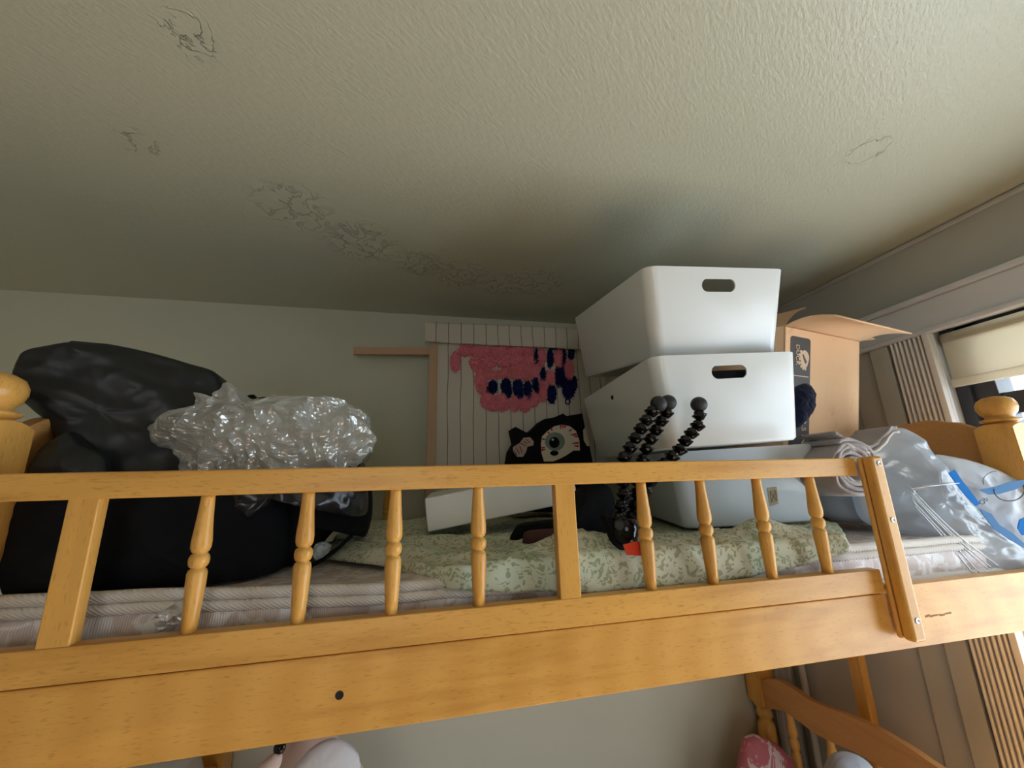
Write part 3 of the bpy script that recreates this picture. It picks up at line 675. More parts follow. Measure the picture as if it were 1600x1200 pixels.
# printed label
def face_pt(px, py):
    d = ray(px, py); n_ = dp_; k = ((CR + Vector((0, 0, CZ))).dot(n_)) / d.dot(n_); return d * k
LB = [face_pt(1233, 526), face_pt(1262, 528), face_pt(1268, 680), face_pt(1238, 684)]
lw = (face_pt(1264, 530) - face_pt(1233.5, 524)).dot(ux)
u1 = face_pt(1265.5, 560).dot(ux) - CR.dot(ux) + CW; u0 = u1 - .092; zt = (face_pt(1250, 527) - CR - Vector((0, 0, CZ))).dot(up_) + CZ
rr2 = .010; P_ = []
for cu_, cz_, a0 in ((u1 - rr2, zt - rr2, 0), (u0 + rr2, zt - rr2, PI / 2), (u0 + rr2, zt - .36 + rr2, PI), (u1 - rr2, zt - .36 + rr2, 3 * PI / 2)):
    for k in range(5):
        a = a0 + PI / 2 * k / 4; P_.append(cb(cu_ + rr2 * math.cos(a), -.0006, cz_ + rr2 * math.sin(a)))
lab = obj('printed_label', slab_outline(P_, -dp_, .0006), M_label, cbx)
# text runs down the label: local x -> -z, local y -> +ux
def tm(u, z):
    o_ = cb(u, -.002, z); c_ = [-up_, ux, -dp_, o_]; return Matrix([[v[i] for v in c_] for i in range(3)] + [[0, 0, 0, 1]])
text_mesh('label_text', 'DUCK', .022, M_labeltxt, lab, tm(u0 + .024, zt - .022))
text_mesh('label_text', '16 IN x 12.5 IN', .028, M_labeltxt, lab, tm(u1 - .036, zt - .130))
bm = bmesh.new(); c0 = (u1 - .028, zt - .062)
ringp = [cb(c0[0] + .020 * math.cos(2 * PI * k / 28) * (1 + .10 * math.sin(3 * 2 * PI * k / 28)), -.0014, c0[1] + .026 * math.sin(2 * PI * k / 28)) for k in range(28)]
slab_outline(ringp, -dp_, .0006, bm)
for k in range(7):
    a = PI * .75 + k * .42; cc = (c0[0] + .024 * math.cos(a), c0[1] + .029 * math.sin(a))
    slab_outline([cb(cc[0] + .005 * math.cos(j), -.0014, cc[1] + .005 * math.sin(j)) for j in (0, 1, 2, 3, 4, 5)], -dp_, .0006, bm)
obj('label_emblem', bm, M_labeltxt, lab)
bm = bmesh.new(); slab_outline([cb(c0[0] - .012, -.0022, c0[1] + .012), cb(c0[0] - .007, -.0022, c0[1] + .014), cb(c0[0] + .010, -.0022, c0[1] - .008), cb(c0[0] + .004, -.0022, c0[1] - .014), cb(c0[0] - .004, -.0022, c0[1] - .004)], -dp_, .0003, bm)
obj('emblem_wing', bm, M_label, lab)
obj('label_rule', slab_outline([cb(u0 + .012, -.0014, zt - .112), cb(u1 - .008, -.0014, zt - .112), cb(u1 - .008, -.0014, zt - .1145), cb(u0 + .012, -.0014, zt - .1145)], -dp_, .0005), M_labeltxt, lab)

# ================================================================== TOWEL ROLL
tw = thing('rolled_towel', (1.03, .82, -.03), 'grey mauve towel rolled up between the white boxes and the plastic bag', 'towel')
TC = Vector((.985, 0, .016)); y0, y1 = .765, .865
def ribbon(pts, y0, y1, th, name, m, parent, wav=0.0):
    bm = bmesh.new(); prev = None; n_ = len(pts)
    for i, p in enumerate(pts):
        a = Vector(pts[max(i - 1, 0)]); b = Vector(pts[min(i + 1, n_ - 1)]); d = (b - a).normalized(); nn_ = Vector((-d.y, d.x))
        row = []
        for yy in (y0, (y0 + y1) / 2, y1):
            w_ = wav * noise.noise(Vector((i * .13, yy * 9, 0)))
            for s_ in (1, -1): row.append(bm.verts.new((p[0] + nn_.x * (th * s_ + w_), yy + .006 * noise.noise(Vector((i * .2, 3, 3))), p[1] + nn_.y * (th * s_ + w_))))
        if prev:
            for i0, i1 in ((0, 2), (2, 4), (4, 5), (5, 3), (3, 1), (1, 0)): bm.faces.new((prev[i0], prev[i1], row[i1], row[i0]))
        else: bm.faces.new([row[k] for k in (0, 2, 4, 5, 3, 1)])
        prev = row
    bm.faces.new([prev[k] for k in (1, 3, 5, 4, 2, 0)]); return obj(name, bm, m, parent, smooth=True)
sp = []
for i in range(230):
    a = i / 229 * 2 * PI * 4.3; r = .070 - .0108 * a / (2 * PI) * (1 + .10 * math.sin(a * 1.3)); 
    ang = 2.1 - a
    sq = 1 + .10 * math.cos(2 * (ang - .6))
    sp.append((TC.x + r * sq * math.cos(ang), TC.z + r * .95 * math.sin(ang)))
lead = [(TC.x - .006 + .0, 0)] 
ribbon(sp, y0, y1, .0042, 'rolled_cloth', M_towel, tw, .002)
fl = []
for i in range(40):
    t = i / 39; fl.append((.955 + .200 * t, .098 - .042 * math.sin(PI * min(1, t * 1.15)) * (1 if t < .8 else 1) + .012 * t))
ribbon(fl, y0 + .005, y1 - .01, .004, 'loose_end', M_towel, tw, .001)
fl2 = [(a, b - .011) for a, b in fl[4:38]]
ribbon(fl2, y0 + .001, y1 - .012, .0030, 'hem', M_towelhem, tw, .001)
# dark fleece item
bm = inflate([at(x, y, .80) for x, y in ((1236, 640), (1240, 610), (1252, 600), (1264, 602), (1271, 618), (1269, 640), (1258, 658), (1244, 668))], (0, -1, 0), .02, .03, .003, 60, False, 3)
tag(obj('fleece_bundle', bm, M_navyfuzz, smooth=True), 'navy fleece bundle squeezed between the middle white box and the cardboard box', 'cloth')

# ================================================================== PLASTIC BAGS, RIGHT
pil = inflate([at(x, y, .93) for x, y in ((1285, 790), (1292, 765), (1330, 728), (1390, 690), (1430, 692), (1455, 730), (1480, 790), (1470, 840), (1400, 835), (1340, 820), (1300, 812))], (0, -1, 0), .10, .10, .012, 9, True, 4, floor_z=MZ + .022)
tag(obj('pillow', pil, M_greypillow, smooth=True), 'grey blue pillow inside the clear plastic bag at the right end', 'pillow')
kk = -.45
bag = thing('plastic_bag', at(1420, 860, 1.33, kk), 'large clear polythene bag slumped over the right end of the mattress', 'plastic bag')
ol = [at(x, y, 1.315, kk) for x, y in ((1335, 742), (1352, 700), (1378, 676), (1405, 669), (1436, 682), (1454, 706), (1474, 728), (1500, 765), (1527, 800), (1560, 828), (1600, 862), (1612, 878), (1592, 890), (1545, 893), (1510, 880), (1470, 858), (1420, 835), (1370, 822), (1345, 800))]
nb = Vector((kk * -1, -1, 0)) * 1
bm = inflate(ol, (-.40, -1, .1), .028, .10, .010, 7, True, 8, stretch=(1, 1, 2.2), floor_z=-.232)
obj('bag_body', bm, M_poly, bag, smooth=True)
# gathered front pleats
for k in (0, 1.3, 2.1, 3.9, 5):
    bm = bmesh.new(); pts = []
    for i in range(26):
        t = i / 25; x = 1418 + k * 1.5 + (1560 - 1418 - k * 9) * t; y = 757 + k * 6 + (884 - 757 - k * 3) * t + 9 * math.sin(PI * t) * (1 - k * .25)
        pts.append(at(x, y, 1.262, kk))
    tube(bm, pts, lambda t: .0010 + .0010 * math.sin(PI * t), 8); obj('pleat', bm, film('pleat_film', (.75, .8, .86), .45, .08, 0, .35) if k == 0 else bpy.data.materials['pleat_film'], bag, smooth=True)
bm = bmesh.new(); tube(bm, [at(x, y, 1.268, kk) for x, y in ((1428, 765), (1424, 778), (1432, 792))], .003, 8)
tube(bm, [at(x, y, 1.262, kk) for x, y in ((1425, 765), (1450, 759), (1478, 756), (1498, 755))], .0022, 8); obj('seam', bm, bpy.data.materials['pleat_film'], bag, smooth=True)
# printed bag at the edge of the frame
bag2 = thing('plastic_bag', at(1560, 860, 1.40, -.5), 'white and blue printed plastic bag leaning on the right front post', 'plastic bag')
k2 = -.5
ol2 = [at(x, y, 1.40, k2) for x, y in ((1455, 712), (1500, 716), (1545, 730), (1582, 747), (1604, 765), (1630, 800), (1640, 850), (1625, 885), (1590, 880), (1550, 840), (1510, 790), (1475, 745))]
bm = inflate(ol2, (-.4, -1, .1), .020, .05, .007, 10, True, 12, floor_z=-.225)
bag2b = obj('bag_body', bm, M_printbag, bag2, smooth=True)
def strip(px, Y, k, m, name, parent, th=.002):
    bm = slab_outline([at(x, y, Y, k) for x, y in px], (-.3, -1, 0), th); return obj(name, bm, m, parent, smooth=False)
strip(((1481, 739), (1491, 734), (1503, 752), (1516, 768), (1530, 787), (1524, 791), (1508, 775), (1494, 757)), 1.262, kk, M_blue, 'blue_tape', bag)
strip(((1528, 765), (1555, 760), (1580, 752), (1600, 750), (1600, 758), (1585, 765), (1560, 772), (1545, 773)), 1.345, k2, M_bluel, 'blue_print', bag2)
strip(((1592, 812), (1604, 806), (1606, 836), (1596, 836), (1589, 825)), 1.345, k2, M_blue, 'blue_print', bag2)
strip(((1530, 795), (1548, 803), (1560, 820), (1580, 832), (1600, 850), (1600, 856), (1575, 842), (1552, 826), (1536, 806)), 1.347, k2, M_bluel, 'blue_print', bag2)
bm = bmesh.new(); tube(bm, [at(1577 + 24 * math.cos(a), 765 + 18 * math.sin(a), 1.343, k2) for a in [(-.4 + i / 30 * 3.6) for i in range(31)]], .0013, 6)
tube(bm, [at(1560 + 24 * math.cos(a), 752 + 16 * math.sin(a), 1.343, k2) for a in [(2.8 + i / 20 * 1.8) for i in range(21)]], .0007, 6); obj('ring_print', bm, M_inkgrey, bag2, smooth=True)
p_ = at(1535, 790, 1.342, k2); xx_ = (at(1545, 780, 1.342, k2) - p_).normalized(); nn_ = Vector((-.3, -1, 0)).normalized(); yy_ = nn_.cross(xx_)
text_mesh('bag_text', 'Ob', .015, M_inkgrey, bag2, Matrix(((xx_.x, yy_.x, nn_.x, p_.x), (xx_.y, yy_.y, nn_.y, p_.y), (xx_.z, yy_.z, nn_.z, p_.z), (0, 0, 0, 1))))

# ================================================================== BLACK BAGS, LEFT
def blob(name, px, Y, m, label, cat, front, back, wr, fr, seed, floor_z=MZ + .006, power=2.2, ridged=True, k=0, stretch=(1, 1, 1), edge=.5, n=150):
    bm = inflate([at(x, y, Y, k) for x, y in px], (0, -1, .05), front, back, wr, fr, ridged, seed, n=n, floor_z=floor_z, power=power, stretch=stretch, edge=edge)
    o = obj(name, bm, m, smooth=True); return tag(o, label, cat) if label else o
blob('garment_bag', ((23, 578), (28, 562), (44, 549), (82, 542), (118, 537), (122, 535), (175, 540), (235, 552), (300, 570), (334, 581), (350, 602), (357, 640), (350, 710), (330, 790), (290, 850), (190, 880), (140, 880), (122, 800), (106, 710), (84, 665), (62, 646), (36, 622), (25, 600)),
     1.06, M_blacknylon, 'big black nylon bag bulging above the rail beside the left finial', 'bag', .035, .30, .014, 6, 1, power=2.6, stretch=(1, 1, 1.9), edge=.15, k=.42)
blob('duffel_bag', ((36, 810), (60, 760), (100, 748), (180, 746), (300, 744), (400, 755), (440, 790), (445, 860), (428, 905), (405, 925), (330, 916), (220, 920), (130, 922), (50, 935), (16, 915)),
     .93, M_blackcloth, 'black cloth duffel bag lying low behind the left spindles', 'bag', .06, .3, .010, 8, 2, power=3, edge=.3, k=.25)
blob('nylon_pouch', ((48, 740), (60, 712), (84, 690), (109, 674), (118, 680), (132, 694), (156, 706), (166, 725), (160, 760), (100, 775), (50, 770)),
     .775, M_blacknylon, 'charcoal nylon pouch peaking just above the rail by the left post', 'bag', .03, .05, .008, 12, 7, power=1.8)
blob('dark_jacket', ((400, 745), (480, 728), (572, 738), (581, 770), (580, 808), (570, 838), (556, 826), (540, 806), (510, 838), (475, 880), (445, 912), (415, 922), (395, 880), (390, 800)),
     1.00, M_blackcloth, 'black jacket heaped at the right end of the dark pile', 'jacket', .10, .12, .014, 9, 5, edge=.3)
blob('bin_liner', ((338, 745), (345, 800), (348, 846), (366, 856), (400, 838), (432, 812), (468, 790), (520, 800), (560, 808), (574, 790), (572, 745), (556, 715), (470, 700), (380, 705)),
     .93, M_blackliner, 'shiny black bin liner under the crinkled clear plastic', 'bin liner', .13, .10, .024, 9, 11, floor_z=None, stretch=(1.4, 1, .8), edge=.35)
# belt-like strap and buckle edge of the big bag
strap = obj('bag_strap', slab_outline([at(x, y, 1.0) for x, y in ((322, 583), (342, 591), (336, 622), (306, 618), (312, 600))], (0, -1, 0), .004), mat('black_webbing', (.008, .008, .009), .9), None)
tag(strap, 'black webbing strap on the shoulder of the big nylon bag', 'strap')
blob('black_scarf', ((372, 640), (382, 622), (396, 617), (404, 622), (418, 621), (426, 630), (424, 650), (400, 664)), 1.05, M_blackcloth, 'black cloth scrap poking up behind the crinkled clear plastic', 'cloth', .02, .03, .005, 30, 9, floor_z=None)
bm = crumple([at(x, y, .86) for x, y in ((238, 683), (250, 665), (270, 654), (300, 645), (322, 640), (316, 624), (328, 624), (345, 628), (358, 612), (366, 607), (378, 612), (390, 628), (410, 633), (455, 628), (510, 627), (535, 628), (556, 636), (572, 655), (583, 683), (576, 704), (560, 716), (545, 730), (540, 752), (430, 758), (310, 752), (296, 724), (282, 708), (258, 700))], (0, -1, .1), .080, .09, .014, 17, 21, 6)
tag(obj('plastic_wrap', bm, M_bubble), 'crinkled clear plastic wrap piled on top of the black bags', 'plastic wrap')
# pale inner folds
blob('foam_sheet', ((300, 668), (340, 650), (420, 645), (520, 642), (552, 665), (556, 695), (530, 722), (440, 735), (330, 728), (308, 705)), .88, mat('pale_foam', (.36, .36, .33), .8), 'pale foam packing sheet inside the crinkled clear plastic', 'packing sheet', .05, .05, .014, 16, 31, floor_z=None)
bm = bmesh.new(); tube(bm, [at(x, y, .93) for x, y in ((566, 726), (569, 714), (578, 704), (582, 698), (579, 712), (572, 722))], .0012, 6); tag(obj('wire_loop', bm, M_steel, smooth=True), 'thin bent wire loop sticking out at the right of the clear plastic', 'wire')
bm = bmesh.new(); tube(bm, [at(x, y, .90) for x, y in ((478, 888), (505, 874), (530, 855), (552, 834), (570, 826))], .004, 8); tag(obj('cord', bm, M_blackcloth, smooth=True), 'black cord trailing from the dark jacket onto the sheet', 'cord')
blob('tissue', ((489, 868), (492, 852), (505, 846), (516, 852), (512, 866), (498, 876)), .92, mat('pale_tissue', (.5, .55, .58), .8), 'crumpled pale tissue between the dark jacket and the sheet', 'tissue', .015, .015, .008, 40, 14)
# clear film caught over the mattress edge
bm = slab_outline([at(x, y, .722) for x, y in ((236, 968), (262, 950), (296, 928), (304, 926), (298, 945), (272, 985), (250, 988))], (0, -1, .2), .0008)
tag(obj('film_scrap', bm, film('film_scrap_film', (.8, .8, .8), .65, .1, 60, .3)), 'scrap of clear film caught over the mattress piping behind the first spindle', 'plastic film')

# ================================================================== TUFTING FRAME AND CANVAS
fr = thing('rug_frame', (.04, 1.66, -.10), 'raw wooden frame with ruled canvas and pink tufting against the back wall', 'tufting frame')
CY = 1.640
def cpt(x, y, d=0.0): return at(x, y, CY - d)
a = at(552, 542, CY + .008); b = at(675, 543, CY + .008); a2 = at(552, 553, CY + .008); b2 = at(675, 554, CY + .008)
bm = bmesh.new(); hexa(bm, [a2, b2, b2 + Vector((0, .022, 0)), a2 + Vector((0, .022, 0)), a, b, b + Vector((0, .022, 0)), a + Vector((0, .022, 0))]); obj('cross_bar', bm, M_frame, fr, bevel=.001)
a = at(671, 535, CY - .01); b = at(684, 536, CY - .01); a2 = at(664.5, 815, CY - .01); b2 = at(679, 815, CY - .01)
bm = bmesh.new(); hexa(bm, [a2, b2, b2 + Vector((0, .018, 0)), a2 + Vector((0, .018, 0)), a, b, b + Vector((0, .018, 0)), a + Vector((0, .018, 0))]); obj('upright', bm, M_frame, fr, bevel=.001)
def cloth(c4, nx, ny, amp, m, name, parent, th=.003):
    bm = bmesh.new(); tl, tr, br_, bl = c4; g_ = {}
    for i in range(nx + 1):
        for j in range(ny + 1):
            u, v_ = i / nx, j / ny; p = tl.lerp(tr, u).lerp(bl.lerp(br_, u), v_)
            w_ = noise.noise(p * 7) + .5 * noise.noise(p * 17)
            g_[i, j] = bm.verts.new(p + Vector((amp * .2 * w_, -amp * w_, amp * .4 * noise.noise(p * 11 + Vector((3, 3, 3))))))
    for i in range(nx):
        for j in range(ny): bm.faces.new((g_[i, j], g_[i + 1, j], g_[i + 1, j + 1], g_[i, j + 1]))
    o = obj(name, bm, m, parent, smooth=True); s_ = o.modifiers.new('s', 'SOLIDIFY'); s_.thickness = th; return o
cloth([cpt(676, 533), cpt(945, 533), cpt(950, 815), cpt(670, 815)], 60, 60, .004, M_canvas, 'canvas', fr)
cloth([at(664, 503, CY - .024), at(935, 515, CY - .024), at(940, 548, CY - .024), at(664, 534, CY - .024)], 70, 12, .007, M_canvas, 'folded_hem', fr, .005)
# yarn tufts: each oval is a mound covered in short cut pile
def tufts(lst, m, name, depth=.016, diamond=False):
    bm = bmesh.new()
    for (x, y, rx, ry) in lst:
        cx_, cy_ = 640 + x * .175, 490 + y * .175; rx *= .180; ry *= .180; N = 22; rings = 5; prev = None
        for k in range(rings + 1):
            s = 1 - k / rings; d = depth * .6 * math.sqrt(max(0, 1 - s * s)) + .002
            if k == rings:
                v_ = bm.verts.new(cpt(cx_, cy_, d)); [bm.faces.new((prev[i], prev[(i + 1) % N], v_)) for i in range(N)]
            else:
                cur = []
                for i in range(N):
                    a = 2 * PI * i / N; j = 1 + random.uniform(-.06, .06)
                    cur.append(bm.verts.new(cpt(cx_ + rx * s * j * math.cos(a), cy_ + ry * s * j * math.sin(a), d)))
                if prev: [bm.faces.new((prev[i], prev[(i + 1) % N], cur[(i + 1) % N], cur[i])) for i in range(N)]
                prev = cur
        for q in range(int(110 + rx * ry * 1.8)):
            a = random.uniform(0, 2 * PI); s = math.sqrt(random.random()); px_, py_ = cx_ + rx * s * math.cos(a), cy_ + ry * s * math.sin(a)
            d = depth * .6 * math.sqrt(max(0, 1 - s * s)); b0 = cpt(px_, py_, d)
            tip = cpt(px_ + random.uniform(-2.6, 2.6) + 1.6 * s * math.cos(a), py_ + random.uniform(-2.6, 2.6) + 1.6 * s * math.sin(a), d + random.uniform(.003, .014)); w_ = .0026
            t_ = random.uniform(0, PI); ax_ = Vector((math.cos(t_), 0, math.sin(t_))) * w_; ay_ = Vector((-math.sin(t_), 0, math.cos(t_))) * w_
            q3 = [bm.verts.new(b0 + ax_), bm.verts.new(b0 - ax_ * .5 + ay_), bm.verts.new(b0 - ax_ * .5 - ay_)]; tp_ = bm.verts.new(tip)
            bm.faces.new(q3); [bm.faces.new((q3[i], q3[(i + 1) % 3], tp_)) for i in range(3)]
    return obj(name, bm, m, fr)
tufts([(410, 430, 42, 90), (500, 330, 68, 50), (640, 340, 100, 52), (800, 335, 110, 50), (950, 335, 105, 50), (1060, 325, 60, 45), (595, 440, 58, 70), (640, 500, 48, 60), (715, 430, 80, 60), (850, 420, 80, 65), (960, 430, 80, 85), (1060, 450, 70, 110),
       (640, 600, 58, 90), (735, 545, 80, 45), (850, 535, 80, 42), (960, 545, 80, 42), (1060, 555, 62, 46), (1118, 500, 45, 80), (655, 660, 50, 60), (700, 775, 66, 75), (740, 828, 50, 42), (830, 795, 55, 80), (930, 805, 50, 70), (1030, 815, 52, 68),
       (1105, 760, 52, 72), (1192, 700, 40, 85), (1185, 625, 30, 40), (1182, 390, 36, 82), (1330, 400, 42, 80), (1260, 570, 42, 72), (1422, 505, 46, 92), (780, 760, 20, 26), (980, 790, 26, 30)], M_pink, 'pink_yarn', .022)
tufts([(742, 655, 40, 60), (700, 675, 18, 26), (862, 650, 44, 70), (885, 700, 24, 56), (968, 660, 44, 80), (985, 720, 26, 50), (1055, 670, 34, 70), (1070, 730, 18, 44), (1122, 620, 26, 60), (1140, 670, 14, 45), (1130, 390, 15, 78), (1255, 400, 26, 85), (1315, 308, 70, 12),
       (1378, 400, 13, 85), (1445, 355, 26, 52), (1192, 550, 24, 65), (1325, 560, 26, 95), (1360, 560, 34, 90), (1270, 720, 40, 88), (1420, 670, 56, 90), (1475, 620, 18, 60), (1390, 620, 30, 60)], M_navy, 'navy_yarn', .020)
bm = bmesh.new(); tube(bm, [cpt(640 + (1412 + 20 * math.cos(t)) * .175, 490 + (785 + 24 * math.sin(t)) * .175, .01) for t in [i / 16 * 2 * PI for i in range(17)]], .003, 8); obj('yarn_loop', bm, M_navy, fr, smooth=True)

# ================================================================== EYEBALL PRINT BAG
EY = 1.42
eb = thing('tote_bag', at(865, 770, EY), 'black bag with a bloodshot eyeball print, behind the top rail', 'bag')
def ep(x, y, d=0.0): return at(x, y, EY - d)
poly = [(793, 800), (797, 722), (800, 704), (808, 690), (803, 668), (806, 667), (825, 677), (838, 667), (850, 655), (866, 652), (880, 646), (885, 650), (910, 646), (914, 668), (921, 695), (926, 722), (930, 800)]
obj('bag_body', slab_outline([ep(x, y) for x, y in poly], (0, 1, 0), .10), M_blackcloth, eb)
def disc(px, py, rx, ry, d, m, name, a0=0, a1=2 * PI, th=.0015):
    pts = [ep(px + rx * math.cos(a0 + (a1 - a0) * i / 36), py + ry * math.sin(a0 + (a1 - a0) * i / 36), d) for i in range(36)]
    return obj(name, slab_outline(pts, (0, -1, 0), th), m, eb)
pts = [ep(x, y, .001) for x, y in ((845, 694), (847, 682), (855, 674), (866, 666), (878, 663.5), (890, 666), (900, 674), (905, 688), (906, 704), (896, 704), (884, 712), (872, 718), (864, 721), (850, 721), (846, 708))]
obj('eye_white', slab_outline(pts, (0, -1, 0), .0015), M_cream, eb)
disc(867, 690, 15.5, 14.5, .0035, M_iris, 'iris'); disc(866, 691.5, 8, 8.6, .0055, M_blackcloth, 'pupil'); disc(863.5, 687, 1.8, 1.5, .0075, M_cream, 'catchlight'); disc(866, 708, 6.5, 4, .0035, M_blackcloth, 'lower_mark')
for x, y, a, L_ in ((880, 664, 1.9, 7), (876, 664, 1.6, 8), (884, 665, 2.2, 6), (861, 669, 1.2, 6), (856, 675, .8, 5), (893, 671, 2.6, 6), (901, 678, 3.0, 11), (903, 682, 3.3, 8), (904, 692, 3.1, 12), (904, 697, 3.3, 8), (847, 686, .2, 6), (846, 700, -.1, 7), (846, 704, -.3, 8)):
    c0_, s0_ = math.cos(a), math.sin(a); bm = bmesh.new()
    slab_outline([ep(x - s0_ * 1.7, y + c0_ * 1.7, .003), ep(x + s0_ * 1.7, y - c0_ * 1.7, .003), ep(x + c0_ * L_ * .6 + s0_ * .8, y + s0_ * L_ * .6 - c0_ * 1.6, .003), ep(x + c0_ * L_, y + s0_ * L_, .003)], (0, -1, 0), .001, bm); obj('red_vein', bm, M_redp, eb)
pts = [ep(x, y, .001) for x, y in ((812, 692), (818, 684), (828, 683), (834, 690), (833, 696), (824, 698), (822, 706), (817, 714), (808, 714), (802, 706), (801, 699))]
obj('pale_print', slab_outline(pts, (0, -1, 0), .0015), M_flesh, eb)
bm = bmesh.new()
for (x0_, y0_), (x1_, y1_) in (((806, 700), (812, 709)), ((812, 697), (816, 708)), ((818, 690), (824, 693)), ((822, 686), (828, 692)), ((803, 704), (808, 711)), ((812, 692), (822, 697))):
    tube(bm, [ep(x0_, y0_, .003), ep(x1_, y1_, .003)], .0012, 5)
obj('print_lines', bm, M_blackcloth, eb)
pts = [ep(x, y, .0012) for x, y in ((911, 672), (914, 668), (919, 684), (921, 697), (917, 697), (912, 688))]; obj('side_print', slab_outline(pts, (0, -1, 0), .0015), M_cream, eb)

# white board box
wb = thing('white_board', at(760, 820, 1.05), 'long white board tilted on the leaf-print sheet behind the middle slat', 'board')
P4 = [at(668, 832, 1.05), at(905, 783, 1.05), at(893, 733, 1.05), at(663, 779, 1.05)]
bm = bmesh.new(); dv = Vector((.02, .22, .01)); hexa(bm, [P4[0], P4[1], P4[1] + dv, P4[0] + dv, P4[3], P4[2], P4[2] + dv, P4[3] + dv]); obj('board_panel', bm, M_whiteb, wb, bevel=.004)

# camera bag and maroon pouch
blob('camera_bag', ((802, 832), (815, 818), (860, 812), (893, 806), (903, 770), (915, 756), (948, 758), (960, 790), (966, 835), (950, 860), (880, 862), (812, 858), (798, 845)), .93, M_blackcloth, 'black camera bag in the dark behind the middle slat', 'bag', .06, .07, .008, 9, 15)
mp_ = thing('pouch', at(880, 860, .88), 'maroon pouch with a dark buckle beside the middle slat', 'pouch')
bm = inflate([at(x, y, .84) for x, y in ((818, 842), (826, 830), (870, 826), (915, 828), (938, 840), (942, 858), (880, 862), (822, 860))], (0, -1, 0), .035, .04, .003, 12, True, 6, floor_z=MZ + .012)
obj('pouch_body', bm, M_maroon, mp_, smooth=True)
obj('buckle', slab_outline([at(x, y, .80) for x, y in ((840, 843), (858, 843), (858, 856), (840, 856))], (0, -1, 0), .004), M_rubber, mp_, bevel=.001)

# ================================================================== FLEXIBLE TRIPOD
TY = .738
tp = thing('flexible_tripod', at(968, 872, TY), 'black bendy-leg tripod lying feet up in front of the white boxes', 'tripod')
def tleg(path, foot_r=.0170):
    pts = [at(x, y, Y) for x, y, Y in path]
    # even spacing of ball joints
    out = [pts[0]]; step = .0232
    i = 0; cur = pts[0].copy()
    while i < len(pts) - 1:
        d = pts[i + 1] - cur
        if d.length < step: i += 1; continue
        # walk along
        cur = cur + d.normalized() * step; out.append(cur.copy())
    bm = bmesh.new()
    for a, b in zip(out[1:], out[2:] + [out[-1] + (out[-1] - out[-2])]):
        ax = (a - b).normalized(); L_ = .0232
        lathe(bm, [(.0045, -.0120), (.0068, -.0108), (.0150, -.0012), (.0158, .0), (.0150, .0012), (.0098, .0040), (.0104, .0060), (.0095, .0085), (.0045, .0115)], a, (ax + Vector((-.45, 0, .15))).normalized(), 26)
    leg_ = obj('leg', bm, M_blackpl, tp, smooth=True)
    bm = bmesh.new(); r = foot_r; ax = (out[0] - out[1]).normalized()
    lathe(bm, [(.0001, -r)] + [(r * math.sin(PI * k / 14), -r * math.cos(PI * k / 14) * .96) for k in range(1, 14)] + [(.0001, r * .96)], out[0], ax, 28)
    obj('foot', bm, M_rubber, leg_, smooth=True)
tleg([(1029, 631, TY), (1011, 652, TY), (1000, 672, TY), (989, 692, TY), (975, 715, TY), (972, 745, TY), (975, 772, TY), (968, 800, TY), (965, 815, TY)])
tleg([(1044, 629, TY + .012), (1041, 648, TY + .012), (1029, 664, TY + .012), (1017, 686, TY + .012), (1008, 706, TY + .012), (998, 740, TY + .012), (992, 790, TY + .01), (985, 812, TY + .01)])
tleg([(1092, 632, TY), (1093, 655, TY), (1088, 678, TY), (1070, 690, TY), (1060, 706, TY), (1040, 722, TY), (1016, 745, TY + .005), (1000, 780, TY + .01), (988, 812, TY + .012)])
bm = bmesh.new(); c_ = at(976, 832, TY); lathe(bm, [(.008, .030), (.022, .026), (.026, .012), (.025, -.004), (.020, -.014), (.014, -.020)], c_, (.1, -.1, 1), 28); obj('hub', bm, M_blackpl, tp, smooth=True)
P4 = [at(x, y, TY - .005) for x, y in ((944, 806), (988, 812), (1004, 868), (982, 873), (962, 852))]
obj('mount_plate', slab_outline(P4, (0, 1, 0), .022), M_blackcloth, tp, bevel=.002)
bm = bmesh.new(); lathe(bm, [(.009, 0), (.009, .004), (.007, .006), (.0001, .006)], at(966, 820, TY - .02), (.2, -1, .1), 24); obj('knob', bm, M_rubber, tp, smooth=True)
bm = bmesh.new(); lathe(bm, [(.0035, 0), (.0035, .014), (.0028, .016), (.0001, .016)], at(987, 849, TY - .018), (-.3, 0, 1), 16); obj('pin', bm, M_steel, tp, smooth=True)
bm = slab_outline([at(x, y, TY - .03) for x, y in ((973, 851), (996, 845), (1006, 850), (1001, 868), (979, 867))], (0, -1, 0), .002); obj('tape_flag', bm, M_red, tp)
bm = slab_outline([at(x, y, TY - .012) for x, y in ((1012, 848), (1018, 842), (1019, 848), (1014, 856))], (0, -1, 0), .002); obj('tape_flag', bm, M_red, tp)

# ================================================================== LOWER BUNK THINGS
pt = thing('plush_toy', (-.26, 1.3, -1.2), 'large pale pink plush toy with a white face on the lower bunk', 'plush toy')
M_plush = mat('pale_pink_plush', (.50, .40, .37), .95, .2, sheen=.5); M_plushw = mat('white_plush', (.52, .55, .60), .9, .2, sheen=.3)
bm = bmesh.new(); lathe(bm, [(.02, -1.2)] + [(.21 * math.sin(PI * (.12 + .88 * k / 20)) ** .8 + .001, -1.2 + .60 * (k / 20)) for k in range(1, 20)] + [(.001, -.598)], (-.275, 1.36, 0), seg=40); obj('body', bm, M_plush, pt, smooth=True)
bm = inflate([at(x, y, 1.18) for x, y in ((455, 1215), (475, 1180), (505, 1158), (530, 1156), (555, 1172), (562, 1190), (560, 1230), (500, 1240))], (0, -1, .1), .02, .03, .003, 12, True, 2); obj('face_patch', bm, M_plushw, pt, smooth=True)
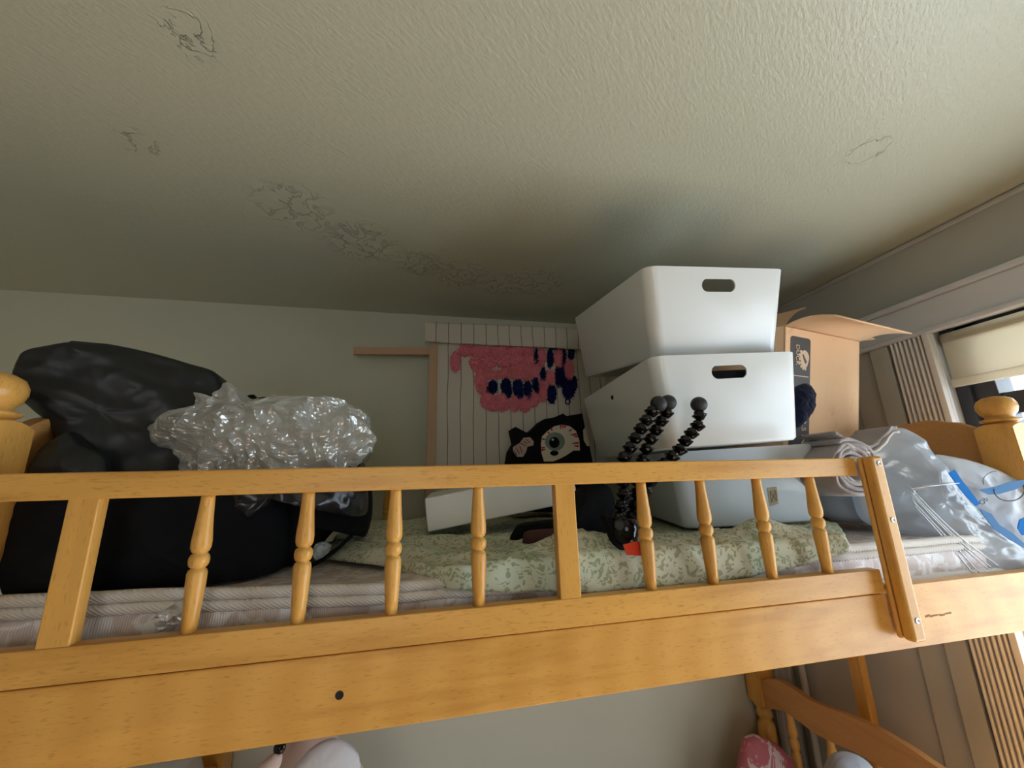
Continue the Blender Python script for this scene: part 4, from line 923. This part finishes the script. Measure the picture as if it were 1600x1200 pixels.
bm = inflate([at(x, y, 1.16) for x, y in ((398, 1205), (415, 1186), (430, 1176), (440, 1180), (438, 1196), (425, 1215))], (0, -1, .1), .015, .02, .002, 12, True, 2); obj('ear', bm, M_plush, pt, smooth=True)
bm = bmesh.new(); c_ = at(437, 1168, 1.16); lathe(bm, [(.0001, -.006), (.010, -.004), (.013, 0), (.010, .004), (.0001, .006)], c_, (0, -1, .3), 20); obj('eye', bm, M_blackpl, pt, smooth=True)
def pillow(name, px, Y, m, label, fr_, bk, seed):
    bm = inflate([at(x, y, Y) for x, y in px], (0, -1, 0), fr_, bk, .006, 10, True, seed, floor_z=-1.195); return tag(obj(name, bm, m, smooth=True), label, 'pillow')
M_pinkp = mat('pink_lace_print', (.35, .10, .12), .9)
noise_col(M_pinkp, [(.36, .10, .12), (.40, .12, .14), (.55, .45, .44)], 16, None, 3, .6, [.3, .56, .6], 1.5)
pillow('cushion', ((1160, 1300), (1160, 1175), (1178, 1150), (1200, 1156), (1222, 1170), (1240, 1200), (1270, 1300)), 1.52, M_pinkp, 'dark pink cushion with a white lacy edge at the head of the lower bunk', .05, .06, 3)
pillow('cushion', ((1295, 1260), (1302, 1195), (1325, 1180), (1350, 1186), (1362, 1215), (1360, 1270)), 1.0, M_greypillow, 'grey blue cushion below the lower headboard curve', .04, .05, 4)
pillow('cushion', ((236, 1300), (240, 1192), (262, 1185), (295, 1180), (312, 1190), (320, 1300)), 1.56, mat('white_striped_cotton', (.5, .53, .56), .9), 'white cushion at the foot end of the lower bunk', .04, .05, 5)
# things between headboard and window wall
bm = bmesh.new(); tube(bm, [(1.545, 1.595, ZF), (1.545, 1.595, -.55)], .012, 16); tag(obj('white_pole', bm, mat('white_enamel', (.5, .48, .44), .5), smooth=True), 'thin white pole standing behind the lower headboard', 'pole')
bm = bmesh.new(); box(bm, 1.50, 1.53, 1.30, 1.345, ZF, -.42); tag(obj('wooden_batten', bm, M_woodz, bevel=.004), 'wooden batten standing upright behind the lower headboard', 'batten')
bm = bmesh.new()
prev = None
for i in range(60):
    t = i / 59; x = 1.45 + .115 * t; y = 1.665 + .03 * math.sin(t * 22) * .35
    cur = [bm.verts.new((x, y, ZF + .02)), bm.verts.new((x, y, -.40))]
    if prev: bm.faces.new((prev[0], cur[0], cur[1], prev[1]))
    prev = cur
o = obj('curtain', bm, mat('grey_curtain', (.36, .36, .34), .9), smooth=True); s_ = o.modifiers.new('s', 'SOLIDIFY'); s_.thickness = .003
tag(o, 'narrow grey curtain hanging in the corner beyond the lower headboard', 'curtain')
